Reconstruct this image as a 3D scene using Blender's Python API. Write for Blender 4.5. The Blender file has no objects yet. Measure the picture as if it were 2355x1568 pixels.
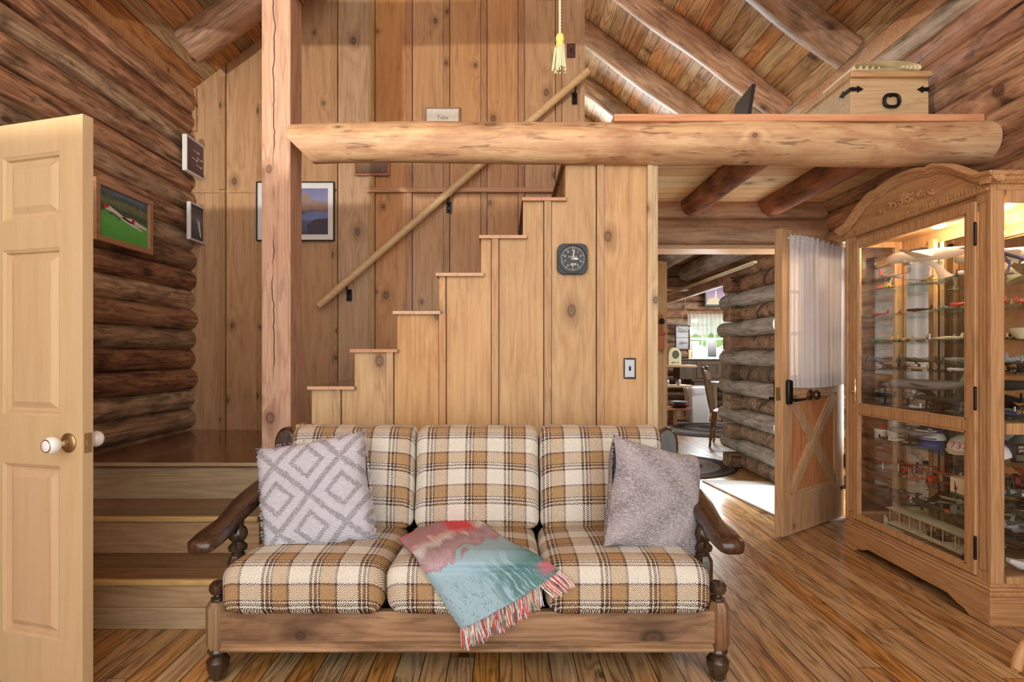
import bpy, bmesh, math, random
from mathutils import Vector, Matrix, noise
PI = math.pi
R = random.Random(11)
SC = bpy.context.scene
C = SC.collection
F, VX, VY, H = 1214.0, 1160.0, 815.0, 1.2
def W(x, y, d): return Vector(((x-VX)*d/F, d, H-(y-VY)*d/F))

# ---------------------------------------------------------------- mesh helpers
class MB:
    def __init__(s): s.bm = bmesh.new(); s.mi = 0
    def face(s, vs):
        try:
            f = s.bm.faces.new(vs); f.material_index = s.mi; return f
        except ValueError: return None
    def box(s, a, b, M=None):
        x0,y0,z0 = a; x1,y1,z1 = b
        if x0>x1: x0,x1=x1,x0
        if y0>y1: y0,y1=y1,y0
        if z0>z1: z0,z1=z1,z0
        P = [Vector(p) for p in ((x0,y0,z0),(x1,y0,z0),(x1,y1,z0),(x0,y1,z0),(x0,y0,z1),(x1,y0,z1),(x1,y1,z1),(x0,y1,z1))]
        if M is not None: P = [M @ p for p in P]
        v = [s.bm.verts.new(p) for p in P]
        for q in ((3,2,1,0),(4,5,6,7),(0,1,5,4),(1,2,6,5),(2,3,7,6),(3,0,4,7)): s.face([v[i] for i in q])
        return s
    def rings(s, rings, caps=True, closed=False):
        L = [[s.bm.verts.new(p) for p in r] for r in rings]
        n = len(L[0]); m = len(L)
        for i in range(m if closed else m-1):
            a, b = L[i], L[(i+1) % m]
            for j in range(n): s.face([a[j], a[(j+1)%n], b[(j+1)%n], b[j]])
        if caps and not closed:
            s.face(L[0][::-1]); s.face(L[-1])
        return s
    def tube(s, path, rad, n=12, caps=True, jit=0, seed=0, flat=1.0, up=None):
        P = [Vector(p) for p in path]
        if not hasattr(rad, '__len__'): rad = [rad]*len(P)
        rs = []; prev = None
        for i, p in enumerate(P):
            t = (P[min(i+1,len(P)-1)]-P[max(i-1,0)])
            if t.length < 1e-9: t = Vector((0,0,1))
            t.normalize()
            if prev is None:
                u = Vector(up) if up else (Vector((0,0,1)) if abs(t.z)<.9 else Vector((1,0,0)))
            else: u = prev
            u = (u - t*u.dot(t)); u.normalize(); prev = u
            w = t.cross(u)
            ring = []
            for k in range(n):
                a = 2*PI*k/n
                r = rad[i]
                if jit: r *= 1+jit*noise.noise(Vector((math.cos(a)*1.2+seed*7.3, math.sin(a)*1.2, p.dot(Vector((1,1,1)))*2.2+seed)))
                ring.append(p + u*math.cos(a)*r*flat + w*math.sin(a)*r)
            rs.append(ring)
        return s.rings(rs, caps)
    def lathe(s, prof, o=(0,0,0), n=20, M=None):
        o = Vector(o); rs = []
        for r, z in prof:
            ring = [Vector((max(r,1e-4)*math.cos(2*PI*k/n), max(r,1e-4)*math.sin(2*PI*k/n), z)) for k in range(n)]
            if M is not None: ring = [M @ p for p in ring]
            rs.append([p+o for p in ring])
        return s.rings(rs, True)
    def prism(s, poly, f, t0, t1):
        """poly of (a,b); f(a,b,t)->point"""
        A = [s.bm.verts.new(f(a,b,t0)) for a,b in poly]; B = [s.bm.verts.new(f(a,b,t1)) for a,b in poly]
        n = len(poly); s.face(A[::-1]); s.face(B)
        for i in range(n): s.face([A[i], A[(i+1)%n], B[(i+1)%n], B[i]])
        return s
    def grid(s, nu, nv, f, uv=None, close_u=False):
        V = [[s.bm.verts.new(f(i/nu, j/nv)) for j in range(nv+1)] for i in range(nu if close_u else nu+1)]
        lay = s.bm.loops.layers.uv.verify() if uv else None
        m = len(V)
        for i in range(nu):
            for j in range(nv):
                fc = s.face([V[i][j], V[(i+1)%m][j], V[(i+1)%m][j+1], V[i][j+1]])
                if uv and fc:
                    for l, (a,b) in zip(fc.loops, ((i,j),(i+1,j),(i+1,j+1),(i,j+1))): l[lay].uv = (a/nu, b/nv)
        return s
    def ball(s, c, r, n=12, sc=(1,1,1), M=None):
        c = Vector(c); rs = []
        m = max(4, n//2)
        for i in range(m+1):
            t = PI*(i+.02)/(m+.04); rr = math.sin(t)*r; z = -math.cos(t)*r
            ring = [Vector((rr*math.cos(2*PI*k/n)*sc[0], rr*math.sin(2*PI*k/n)*sc[1], z*sc[2])) for k in range(n)]
            if M is not None: ring = [M @ p for p in ring]
            rs.append([c+p for p in ring])
        return s.rings(rs, True)

def props(o, label=None, cat=None, group=None, kind=None):
    if label: o['label'] = label
    if cat: o['category'] = cat
    if group: o['group'] = group
    if kind: o['kind'] = kind
    return o
def root(name, label, cat, loc=(0,0,0), rz=0, group=None, rot=None):
    o = bpy.data.objects.new(name, None); C.objects.link(o)
    o.empty_display_size = .05
    o.location = loc; o.rotation_euler = rot if rot else (0,0,rz)
    return props(o, label, cat, group)
def wmat(o):
    m = o.matrix_basis.copy()
    while o.parent: o = o.parent; m = o.matrix_basis @ m
    return m
def mk(name, mb, mat, parent=None, world=False, bev=0, smooth=.6, label=None, cat=None, group=None, kind=None, sub=0):
    me = bpy.data.meshes.new(name)
    bmesh.ops.recalc_face_normals(mb.bm, faces=mb.bm.faces[:])
    mb.bm.to_mesh(me); mb.bm.free()
    for m in (mat if isinstance(mat, (list,tuple)) else [mat]): me.materials.append(m)
    if world and parent: me.transform(wmat(parent).inverted())
    if smooth:
        for p in me.polygons: p.use_smooth = True
        me.set_sharp_from_angle(angle=smooth)
    o = bpy.data.objects.new(name, me); C.objects.link(o)
    if parent: o.parent = parent
    if bev:
        b = o.modifiers.new('b', 'BEVEL'); b.width = bev; b.segments = 2; b.limit_method = 'ANGLE'; b.angle_limit = .7
    if sub:
        b = o.modifiers.new('s', 'SUBSURF'); b.levels = sub; b.render_levels = sub
    return props(o, label, cat, group, kind)
def struct(name, mb, mat, **k): return mk(name, mb, mat, kind='structure', **k)
def copy_thing(o, parent=None):
    c = o.copy(); C.objects.link(c)
    if parent: c.parent = parent
    for ch in [x for x in bpy.data.objects if x.parent == o]: copy_thing(ch, c)
    return c
def text(name, s, size, mat, parent, loc, rot, ext=.0004):
    cu = bpy.data.curves.new(name, 'FONT'); cu.body = s; cu.size = size; cu.extrude = ext
    cu.align_x = 'CENTER'; cu.align_y = 'CENTER'; cu.resolution_u = 2
    t = bpy.data.objects.new('tmp', cu)
    me = bpy.data.meshes.new_from_object(t); bpy.data.objects.remove(t)
    me.materials.clear(); me.materials.append(mat)
    o = bpy.data.objects.new(name, me); C.objects.link(o); o.parent = parent
    o.location = loc; o.rotation_euler = rot
    return o

# ---------------------------------------------------------------- materials
def lin(c):
    return tuple([(v/255/12.92 if v/255 <= .04045 else ((v/255+.055)/1.055)**2.4) for v in c[:3]] + [1])
class NT:
    def __init__(s, name):
        s.mat = bpy.data.materials.new(name); s.mat.use_nodes = True
        s.t = s.mat.node_tree; s.t.nodes.clear()
        s.out = s.t.nodes.new('ShaderNodeOutputMaterial')
    def put(s, sock, v):
        if v is None: return
        if isinstance(v, bpy.types.NodeSocket): s.t.links.new(v, sock)
        else:
            if isinstance(v, tuple) and len(v) == 3 and sock.type == 'RGBA': v = (*v, 1)
            sock.default_value = v
    def n(s, typ, ins=None, **kw):
        x = s.t.nodes.new('ShaderNode'+typ)
        for k, v in kw.items(): setattr(x, k, v)
        for k, v in (ins or {}).items(): s.put(x.inputs[k], v)
        return x
    def m(s, op, a, b=None, c=None, clamp=False):
        x = s.n('Math', {0: a}, operation=op, use_clamp=clamp)
        if b is not None: s.put(x.inputs[1], b)
        if c is not None: s.put(x.inputs[2], c)
        return x.outputs[0]
    def add(s,a,b): return s.m('ADD',a,b)
    def mul(s,a,b): return s.m('MULTIPLY',a,b)
    def mix(s, f, a, b, bt='MIX'):
        x = s.t.nodes.new('ShaderNodeMix'); x.data_type = 'RGBA'; x.blend_type = bt
        s.put(x.inputs[0], f); s.put(x.inputs[6], a); s.put(x.inputs[7], b)
        return x.outputs[2]
    def ramp(s, f, stops, const=False):
        x = s.t.nodes.new('ShaderNodeValToRGB'); r = x.color_ramp
        if const: r.interpolation = 'CONSTANT'
        while len(r.elements) < len(stops): r.elements.new(.5)
        for e, (p, c) in zip(r.elements, stops):
            e.position = p; e.color = c if not isinstance(c, (int,float)) else (c,c,c,1)
        s.put(x.inputs[0], f); return x.outputs[0]
    def step(s, v, a, b):
        x = s.n('MapRange', {0: v, 1: a, 2: b, 3: 0.0, 4: 1.0}); x.clamp = True
        return x.outputs[0]
    def xyz(s, v):
        x = s.n('SeparateXYZ', {0: v}); return x.outputs[0], x.outputs[1], x.outputs[2]
    def vec(s, a, b, c): return s.n('CombineXYZ', {0: a, 1: b, 2: c}).outputs[0]
    def noise(s, v, sc, det=3, ro=.55, dist=0):
        return s.n('TexNoise', {'Vector': v, 'Scale': sc, 'Detail': det, 'Roughness': ro, 'Distortion': dist}).outputs[0]
    def co(s, which='Object'): return s.n('TexCoord').outputs[which]
    def bsdf(s, **k):
        x = s.n('BsdfPrincipled')
        for kk, v in k.items():
            s.put(x.inputs[kk.replace('_', ' ')], v)
        s.t.links.new(x.outputs[0], s.out.inputs[0]); return x
    def bump(s, h, st, d=.01):
        return s.n('Bump', {'Height': h, 'Strength': st, 'Distance': d}).outputs[0]

def flat(name, c, rough=.6, metal=0, spec=.5, emit=0, coat=0, noisy=0, nsc=20):
    t = NT(name); col = lin(c)
    if noisy:
        nz = t.noise(t.co(), nsc, 4)
        colr = t.mix(nz, tuple(v*(1-noisy) for v in col[:3]), tuple(min(1, v*(1+noisy)) for v in col[:3]))
    else: colr = col
    b = t.bsdf(Base_Color=colr, Roughness=rough, Metallic=metal)
    b.inputs['Specular IOR Level'].default_value = spec
    if coat: b.inputs['Coat Weight'].default_value = coat; b.inputs['Coat Roughness'].default_value = .1
    if emit:
        b.inputs['Emission Color'].default_value = col; b.inputs['Emission Strength'].default_value = emit
    return t.mat

def wood(name, dark, mid, light, axis=2, board=None, seam=.012, length=0, knots=1.0, knotk=2.2, blotch=0, bcol=(60,38,28), bsc=3,
         rough=.5, coat=0, ring=26, fine=1.0, var=.25, bump=.25, huev=.03, logw=None, crack=0, bump_d=.004, zoff=0, contrast=1.0, rw=.24, ks=1.0, sat=.9, fleck=0, hue0=.009):
    t = NT(name)
    o = t.co(); xyz = list(t.xyz(o))
    L = xyz[axis]; A, B = [xyz[i] for i in range(3) if i != axis]
    ids = [i for i in range(3) if i != axis]
    rnd = t.n('ObjectInfo').outputs['Random']
    r = rnd; fr = None; sm = None
    if board:
        ba, bw = board
        bc = t.m('DIVIDE', t.add(xyz[ba], 50.0+zoff), bw)
        idx = t.m('FLOOR', bc); fr = t.m('FRACT', bc)
        r1 = t.n('TexWhiteNoise', {'W': t.add(idx, t.mul(rnd, 91.0))}, noise_dimensions='1D').outputs[0]
        if length:
            lc = t.add(t.m('DIVIDE', L, length), t.mul(r1, 7.0))
            li = t.m('FLOOR', lc)
            r = t.n('TexWhiteNoise', {'W': t.add(t.mul(idx, 3.17), t.add(li, t.mul(rnd,31.0)))}, noise_dimensions='1D').outputs[0]
            lf = t.m('FRACT', lc)
            e2 = t.step(t.m('ABSOLUTE', t.add(lf, -.5)), .5-.0015/length*2, .5)
        else: r = r1; e2 = None
        e = t.m('ABSOLUTE', t.add(fr, -.5))
        sm = t.step(e, .5-seam/bw*.55, .5-seam/bw*.2)
        if e2 is not None: sm = t.m('MAXIMUM', sm, e2)
    off = t.mul(r, 23.7)
    a2 = t.add(A, off); b2 = t.add(B, t.mul(r, 11.3)); l2 = t.add(L, t.mul(r, 37.1))
    # knots
    kv = t.vec(t.mul(t.add(a2, b2), knotk*1.2), t.mul(l2, knotk*.85), 0.0)
    vo = t.n('TexVoronoi', {'Vector': kv, 'Scale': 1.0, 'Randomness': 1.0}, voronoi_dimensions='2D')
    kr, kr2, _ = t.xyz(vo.outputs['Color'])
    kd = t.m('DIVIDE', t.add(vo.outputs['Distance'], t.mul(t.add(t.noise(kv, 7.0, 2), -.5), .03)), t.add(.55, t.mul(kr2, .8*ks)))
    gate = t.m('LESS_THAN', kr, .62*knots)
    fall = t.mul(t.m('SUBTRACT', 1.0, t.step(kd, 0.0, .3)), gate)
    knot = t.mul(t.m('SUBTRACT', 1.0, t.step(kd, .045, .06)), gate)
    halo = t.mul(t.m('SUBTRACT', 1.0, t.step(kd, .05, .16)), gate)
    gv = t.vec(a2, b2, t.mul(l2, .09))
    n1 = t.noise(gv, 5.0, 3, .55)
    rr = t.add(t.mul(n1, ring*.5), t.add(t.mul(fall, 1.1), t.mul(a2, ring*.12)))
    rings = t.m('PINGPONG', t.mul(rr, 1.0), .5)
    rings = t.m('POWER', t.mul(rings, 2.0), 1.6)
    fv = t.vec(t.mul(a2, 1.0), t.mul(b2, 1.0), t.mul(l2, .035))
    f1 = t.noise(fv, 130.0*fine, 3, .6)
    f2 = t.noise(fv, 28.0, 2, .6)
    g = t.add(t.mul(rings, rw), t.add(t.mul(f1, .5), t.mul(f2, .35)))
    g = t.add(t.mul(t.add(g, -.62), contrast), .62)
    col = t.ramp(g, [(.2, lin(light)), (.62, lin(mid)), (1.0, lin(dark))])
    if blotch:
        bn = t.noise(t.vec(a2, b2, t.mul(l2, .4)), bsc*2.0, 5, .65, .6)
        col = t.mix(t.mul(t.step(bn, .47, .68), blotch), col, lin(bcol))
        bn2 = t.noise(t.vec(a2, b2, t.mul(l2, .22)), bsc*7.0, 4, .7)
        col = t.mix(t.mul(t.step(bn2, .56, .66), blotch*.75), col, lin(bcol))
        bn3 = t.noise(t.vec(a2, b2, t.mul(l2, .3)), bsc*3.1, 3, .6)
        col = t.mix(t.mul(t.step(bn3, .55, .75), blotch*.5), col, lin(tuple(min(255, c*1.22) for c in light)))
    if fleck:
        fl = t.noise(t.vec(a2, b2, t.mul(l2, .13)), 34.0, 3, .6, .4)
        col = t.mix(t.mul(t.step(fl, .58, .66), fleck), col, lin(tuple(c*.6 for c in dark)))
    if knots:
        dk = tuple(c*.45 for c in dark)
        col = t.mix(t.mul(halo, .45), col, lin(tuple(c*.8 for c in dark)))
        kring = t.m('PINGPONG', t.mul(kd, 60.0), 1.0)
        col = t.mix(t.mul(knot, .75), col, t.mix(kring, lin(dk), lin(dark)))
    # per-board variation
    hs = t.n('HueSaturation', {'Color': col, 'Hue': t.add(.5+hue0, t.mul(t.add(r, -.5), huev)), 'Saturation': t.add(sat, t.mul(t.add(r,-.5), -.3 if var else 0)),
             'Value': t.add(1.0, t.mul(t.add(t.n('TexWhiteNoise', {'W': t.mul(r, 77.0)}, noise_dimensions='1D').outputs[0], -.5), var*2))})
    col = hs.outputs[0]
    h = t.add(t.mul(f1, .5), t.mul(rings, .25))
    if sm is not None:
        col = t.mix(t.mul(sm, .88), col, lin((26,16,10)))
        h = t.add(h, t.mul(sm, -2.5))
    if crack:
        cx = t.add(A, t.add(-crack, t.mul(t.add(t.noise(t.vec(0.0, 0.0, L), 2.2, 4, .7), -.5), .09)))
        cm = t.m('SUBTRACT', 1.0, t.step(t.m('ABSOLUTE', cx), .0012, .003))
        cm = t.mul(cm, t.step(t.noise(t.vec(3.0, 1.0, L), 2.5, 2), .4, .5))
        col = t.mix(cm, col, lin((50,28,20))); h = t.add(h, t.mul(cm, -3.0))
    b = t.bsdf(Base_Color=col, Roughness=t.add(rough-.08, t.mul(f2, .2)))
    if coat: b.inputs['Coat Weight'].default_value = coat; b.inputs['Coat Roughness'].default_value = .12
    b.inputs['Specular IOR Level'].default_value = .4
    if bump: t.put(b.inputs['Normal'], t.bump(h, bump, bump_d))
    return t.mat

M = {}
M['floor'] = wood('floor_boards', (92,56,28), (170,118,68), (206,156,98), axis=1, board=(0,.098), seam=.006, length=2.6, knots=.5, knotk=2.4, rough=.34, coat=.25, ring=40, var=.12, rw=.34, contrast=1.3, huev=.018, sat=.92, fleck=.5, blotch=.18, bcol=(84,52,30), bsc=2.2)
M['logL'] = wood('dark_log', (88,60,45), (154,112,84), (210,166,130), axis=1, board=(2,.155), zoff=.065, seam=.0, knots=1, knotk=1.9, blotch=.8, bcol=(62,44,36), bsc=3.4, fleck=.6, rough=.52, var=.24, ring=22, bump=.5, bump_d=.01, contrast=1.1)
M['logR'] = wood('right_log', (104,68,50), (166,120,90), (208,162,124), axis=1, board=(2,.155), zoff=.065, seam=.0, knots=1, knotk=1.9, blotch=.8, bcol=(60,38,30), bsc=2.6, fleck=.6, rough=.52, var=.2, ring=22, bump=.5, bump_d=.01)
M['bback'] = wood('tan_board', (136,88,54), (186,130,84), (206,152,102), axis=2, board=(0,.295), seam=.012, knots=1, knotk=2.3, rough=.45, var=.05, ring=18, bump=.12, huev=.012, contrast=1.1, fleck=.2, zoff=-.005)
M['bstair'] = wood('pale_board', (142,98,62), (198,152,104), (222,182,132), axis=2, board=(0,.281), seam=.012, knots=1, knotk=2.0, rough=.5, var=.05, ring=22, bump=.15, huev=.012, contrast=.9, blotch=.3, bcol=(160,116,78), bsc=1.8, fleck=.12, zoff=.05)
M['batback'] = wood('tan_batten', (118,76,48), (170,118,76), (196,144,98), axis=2, knots=.7, knotk=3, rough=.45, var=0, ring=40, bump=.12, board=(0,.295), seam=0, zoff=-.08, huev=.03)
M['batstair'] = wood('pale_batten', (134,94,60), (186,142,98), (212,170,122), axis=2, knots=.7, knotk=3, rough=.5, var=.03, ring=40, bump=.12, board=(0,.281), seam=0, zoff=-.03, huev=.03)
M['oak0'] = wood('oak_end', (128,80,44), (176,120,72), (202,148,98), axis=0, knots=0, rough=.35, ring=44, coat=.2, var=.0, huev=0, bump=.12, contrast=1.2)
M['post'] = wood('rough_timber', (146,98,72), (190,142,110), (212,170,138), axis=2, knots=.6, rough=.62, ring=30, var=0, bump=.6, bump_d=.006, crack=-1.215, contrast=1.2, fleck=.3)
M['beam'] = wood('peeled_log', (140,90,60), (192,142,102), (220,180,134), axis=0, knots=1.2, knotk=2.8, blotch=.7, bcol=(162,98,66), bsc=2.6, fleck=.6, hue0=.003, rough=.5, ring=14, var=0, ks=1.4, contrast=1.0, bump=.25, bump_d=.006)
M['rafter'] = wood('rafter_log', (104,74,54), (166,124,94), (206,166,132), axis=0, knots=1, knotk=1.5, blotch=.7, bcol=(78,54,42), bsc=2.6, fleck=.35, rough=.55, var=.1, bump=.4, bump_d=.008)
M['joist'] = wood('joist_log', (96,60,42), (150,98,70), (188,134,98), axis=1, knots=1, knotk=1.5, blotch=.75, bcol=(58,34,24), bsc=2.8, rough=.5, var=.1, bump=.35, bump_d=.008)
M['glog'] = wood('weathered_log', (112,100,88), (168,160,148), (212,210,204), axis=1, knots=.5, knotk=2, blotch=.6, bcol=(82,64,50), bsc=4, rough=.65, var=.15, bump=.4, bump_d=.008)
M['xlog'] = wood('hewn_log', (70,48,36), (130,98,74), (172,138,108), axis=0, board=(2,.155), zoff=.065, seam=0, knots=.8, knotk=2, blotch=.9, bcol=(40,28,22), bsc=4, rough=.6, var=.3, bump=.4, bump_d=.008)
M['roof'] = wood('roof_board', (92,52,28), (186,132,82), (216,168,112), axis=1, board=(0,.098), seam=.006, knots=.7, knotk=2.4, rough=.5, ring=34, var=.2, contrast=1.1, rw=.34, blotch=.45, bcol=(64,36,22), bsc=1.8)
M['deck'] = wood('deck_board', (160,112,70), (216,172,122), (232,196,148), axis=0, board=(1,.13), seam=.006, knots=.9, knotk=2, rough=.5, ring=26, var=.1)
M['tread'] = wood('dark_tread', (58,36,20), (112,74,40), (150,104,60), axis=0, board=(1,.14), seam=.004, knots=.6, rough=.22, coat=.5, ring=30, var=.15)
M['landing'] = wood('red_brown_board', (48,24,14), (104,58,34), (140,84,50), axis=1, board=(0,.12), seam=.004, knots=.7, rough=.2, coat=.6, ring=24, var=.2)
M['nose'] = wood('nosing', (150,106,52), (198,150,84), (220,176,108), axis=0, knots=0, rough=.35, ring=40, var=.05)
M['riser'] = wood('riser_board', (128,92,60), (174,134,94), (200,162,120), axis=0, knots=.9, knotk=1.6, rough=.5, ring=30, var=.12, blotch=.25, bcol=(130,92,62), bsc=2)
M['endgrain'] = wood('tread_end', (150,92,68), (206,152,118), (226,182,146), axis=1, knots=0, rough=.6, ring=200, var=.06)
M['trimw'] = wood('trim_wood', (146,104,66), (204,156,106), (224,184,134), axis=2, knots=.5, knotk=3, rough=.5, ring=30, var=.08)
M['trimx'] = wood('trim_wood_flat', (140,92,62), (194,142,104), (214,170,130), axis=0, knots=.4, knotk=3, rough=.5, ring=30, var=.06)
M['header'] = wood('header_log', (112,70,50), (176,124,92), (204,156,120), axis=0, knots=1, knotk=1.5, blotch=.5, bcol=(90,52,36), bsc=2, rough=.5, var=.12, bump=.3)
M['doorL'] = wood('pale_door', (176,138,98), (200,162,120), (210,176,136), axis=2, knots=0, rough=.5, ring=14, var=.0, bump=.05, contrast=.7)
M['doorR'] = wood('amber_door', (140,82,46), (188,126,78), (212,154,104), axis=2, knots=.3, knotk=2.5, rough=.42, ring=26, var=.1, bump=.1)
M['oak'] = wood('oak', (128,80,44), (178,124,76), (204,152,102), axis=2, knots=0, rough=.35, ring=44, coat=.2, var=.0, huev=0, bump=.12, contrast=1.2)
M['oakx'] = wood('oak_flat', (128,80,44), (176,120,72), (202,148,98), axis=1, knots=0, rough=.35, ring=44, coat=.2, var=.0, huev=0, bump=.12, contrast=1.2)
M['sofaw'] = wood('walnut_stained_pine', (22,14,10), (54,36,25), (88,60,42), axis=2, knots=.5, knotk=3, rough=.22, coat=.6, ring=30, var=.1, bump=.1)
M['sofal'] = wood('brown_pine', (80,54,34), (132,98,68), (164,128,94), axis=2, knots=.7, knotk=4, rough=.3, coat=.3, ring=40, var=.1, bump=.15, blotch=.4, bcol=(84,56,36), bsc=3)
M['sofax'] = wood('brown_pine_rail', (84,56,34), (144,106,70), (178,138,98), axis=0, knots=.9, knotk=1.7, rough=.3, coat=.3, ring=26, var=.0, bump=.15, blotch=.7, bcol=(88,58,38), bsc=1.5, contrast=1.3, fleck=.2)
M['rail'] = wood('handrail_wood', (164,126,78), (212,172,116), (228,194,142), axis=0, knots=0, rough=.35, ring=50, var=0)
M['chest'] = wood('chest_pine', (128,90,56), (178,134,90), (200,158,112), axis=0, knots=.2, rough=.5, ring=30, var=.1)
M['farlog'] = wood('far_log', (70,48,36), (132,96,72), (176,134,104), axis=0, board=(2,.16), zoff=.08, seam=.0, knots=.8, knotk=1.5, blotch=.8, bcol=(50,34,26), bsc=3, rough=.6, var=.3, bump=.3)
M['darkwood'] = wood('dark_furniture', (40,28,20), (78,58,42), (104,82,62), axis=2, knots=0, rough=.4, var=.1)
M['framew'] = wood('frame_wood', (110,56,28), (164,92,52), (190,118,74), axis=0, knots=0, rough=.35, ring=40, var=.05)
M['black'] = flat('black', (24,24,26), .4)
M['blackm'] = flat('black_metal', (30,29,30), .35, .6)
M['white'] = flat('white', (228,228,226), .5)
M['cream'] = flat('cream', (226,214,176), .6)
M['brass'] = flat('brass', (176,152,110), .3, .9)
M['chrome'] = flat('chrome', (190,190,188), .2, 1)
M['porcelain'] = flat('porcelain', (240,240,242), .15, coat=.5)
M['grey'] = flat('grey', (120,122,122), .5)
M['silver'] = flat('silver', (170,174,176), .35, .4)
M['olive'] = flat('olive', (84,88,62), .5, noisy=.25)
M['dgreen'] = flat('dark_green', (52,64,54), .45, noisy=.2)
M['green'] = flat('green', (78,140,70), .5)
M['yellow'] = flat('yellow', (222,186,60), .5)
M['red'] = flat('red', (196,54,40), .45)
M['orange'] = flat('orange', (214,104,60), .5)
M['blue'] = flat('blue', (60,84,140), .5)
M['navy'] = flat('navy', (40,48,84), .45)
M['tan'] = flat('tan', (196,166,120), .6, noisy=.15)
M['brown'] = flat('dark_brown', (84,50,38), .5)
M['balsa'] = flat('balsa', (196,172,128), .6, noisy=.12)
M['bulb'] = flat('lamp_glow', (255,236,200), .5, emit=14)
def glass(name, tint=(1,1,1), rough=0, mixf=.12):
    t = NT(name)
    tr = t.n('BsdfTransparent', {'Color': (*tint, 1)}); gl = t.n('BsdfGlossy', {'Color': (1,1,1,1), 'Roughness': rough})
    fc = t.n('LayerWeight', {'Blend': .5}).outputs['Facing']
    mx = t.n('MixShader', {0: t.add(.035, t.mul(t.m('POWER', fc, 4.0), .5))})
    t.t.links.new(tr.outputs[0], mx.inputs[1]); t.t.links.new(gl.outputs[0], mx.inputs[2]); t.t.links.new(mx.outputs[0], t.out.inputs[0])
    return t.mat
M['glass'] = glass('clear_glass')
M['gshelf'] = glass('shelf_glass', (.86,.95,.91))
M['mirror'] = flat('mirror', (208,210,206), .02, 1)
def cloth_sheer(name, c, alpha, fold=0):
    t = NT(name)
    d = t.n('BsdfDiffuse', {'Color': lin(c)}); tl = t.n('BsdfTranslucent', {'Color': lin(c)}); tr = t.n('BsdfTransparent', {})
    a = t.n('MixShader', {0: .5}); t.t.links.new(d.outputs[0], a.inputs[1]); t.t.links.new(tl.outputs[0], a.inputs[2])
    b = t.n('MixShader', {0: 1-alpha}); t.t.links.new(a.outputs[0], b.inputs[1]); t.t.links.new(tr.outputs[0], b.inputs[2])
    t.t.links.new(b.outputs[0], t.out.inputs[0]); return t.mat
M['sheer'] = cloth_sheer('sheer_curtain', (240,240,246), .86)
M['lace'] = cloth_sheer('lace_curtain', (232,236,240), .7)

def plaid():
    t = NT('plaid_tweed'); o = t.co(); x, y, z = t.xyz(o); P = .172
    v0 = t.add(y, z)
    wob = t.mul(t.add(t.noise(o, 60.0, 2), -.5), .004)
    u = t.m('FRACT', t.add(t.m('DIVIDE', t.add(x, wob), P), 10.0)); v = t.m('FRACT', t.add(t.m('DIVIDE', t.add(v0, wob), P), 10.0))
    tan, dk, hb, wh, md = lin((178,146,104)), lin((58,36,33)), lin((158,122,102)), lin((232,230,220)), lin((142,108,90))
    U = [(0,tan),(.27,hb),(.30,dk),(.34,wh),(.77,dk),(.83,wh),(.865,dk),(.93,wh),(.955,dk)]
    cu = t.ramp(u, U, True); cv = t.ramp(v, U, True)
    k = 2*PI/.0092
    ph = t.add(t.mul(v0, k), t.mul(t.m('PINGPONG', x, .0215), k*1.1))
    ph = t.add(ph, t.mul(t.noise(o, 90.0, 2), 2.5))
    w = t.step(t.m('SINE', ph), -.25, .25)
    col = t.mix(w, cu, cv)
    fz = t.noise(o, 420.0, 2, .7)
    col = t.mix(t.step(fz, .58, .72), col, lin((224,208,180)))
    col = t.mix(t.mul(t.step(fz, .46, .36), .5), col, lin((140,98,72)))
    b = t.bsdf(Base_Color=col, Roughness=.95); b.inputs['Specular IOR Level'].default_value = .1
    t.put(b.inputs['Normal'], t.bump(t.add(w, t.mul(fz, 1.5)), .6, .003)); return t.mat
M['plaid'] = plaid()
def pillow_mat(name, base, line, kind):
    t = NT(name); o = t.co(); x, y, z = t.xyz(o)
    wb = t.mul(t.add(t.noise(o, 45.0, 3), -.5), .02)
    X = t.add(x, wb); Z = t.add(z, t.mul(wb, .7))
    if kind == 0:
        a = t.m('PINGPONG', t.add(t.m('DIVIDE', X, .26), t.m('DIVIDE', Z, .26)), .5); b = t.m('PINGPONG', t.add(t.m('DIVIDE', X, .26), t.add(t.m('MULTIPLY', t.m('DIVIDE', Z, .26), -1.0), 10.0)), .5)
        mn = t.m('MINIMUM', a, b)
        l1 = t.m('SUBTRACT', 1.0, t.step(mn, .04, .07))
        l2 = t.m('SUBTRACT', 1.0, t.step(t.m('ABSOLUTE', t.add(mn, -.27)), .03, .06))
        msk = t.m('MAXIMUM', l1, l2)
        cell = t.m('FLOOR', t.add(t.m('DIVIDE', X, .26), t.m('DIVIDE', Z, .26)))
        fz = t.step(t.noise(o, 160.0, 2, .7), .42, .56)
        msk = t.mul(msk, t.add(.35, t.mul(fz, .65)))
    else:
        ng = t.noise(t.vec(t.mul(x, 1.0), y, t.mul(z, 2.0)), 90.0, 3, .7, .8)
        band = t.m('PINGPONG', t.add(t.mul(X, 5.0), t.mul(t.m('ABSOLUTE', z), 6.0)), .5)
        msk = t.mul(t.step(ng, .42, .58), t.add(.45, band))
    col = t.mix(msk, lin(base), lin(line))
    rows = t.m('SINE', t.add(t.mul(z, 2*PI/.0065), t.mul(t.noise(o, 30.0, 2), 5.0)))
    col = t.mix(t.mul(t.step(rows, .3, 1.0), .22), col, lin(line))
    bb = t.bsdf(Base_Color=col, Roughness=.95); bb.inputs['Specular IOR Level'].default_value = .1
    h = t.add(t.mul(rows, .5), t.add(t.mul(t.noise(o, 260.0, 2), 1.2), t.mul(msk, 1.2)))
    t.put(bb.inputs['Normal'], t.bump(h, .8, .004)); return t.mat
M['pilL'] = pillow_mat('tufted_diamond', (216,217,230), (166,165,178), 0)
M['pilR'] = pillow_mat('tufted_heather', (214,210,216), (146,140,148), 1)
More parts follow.
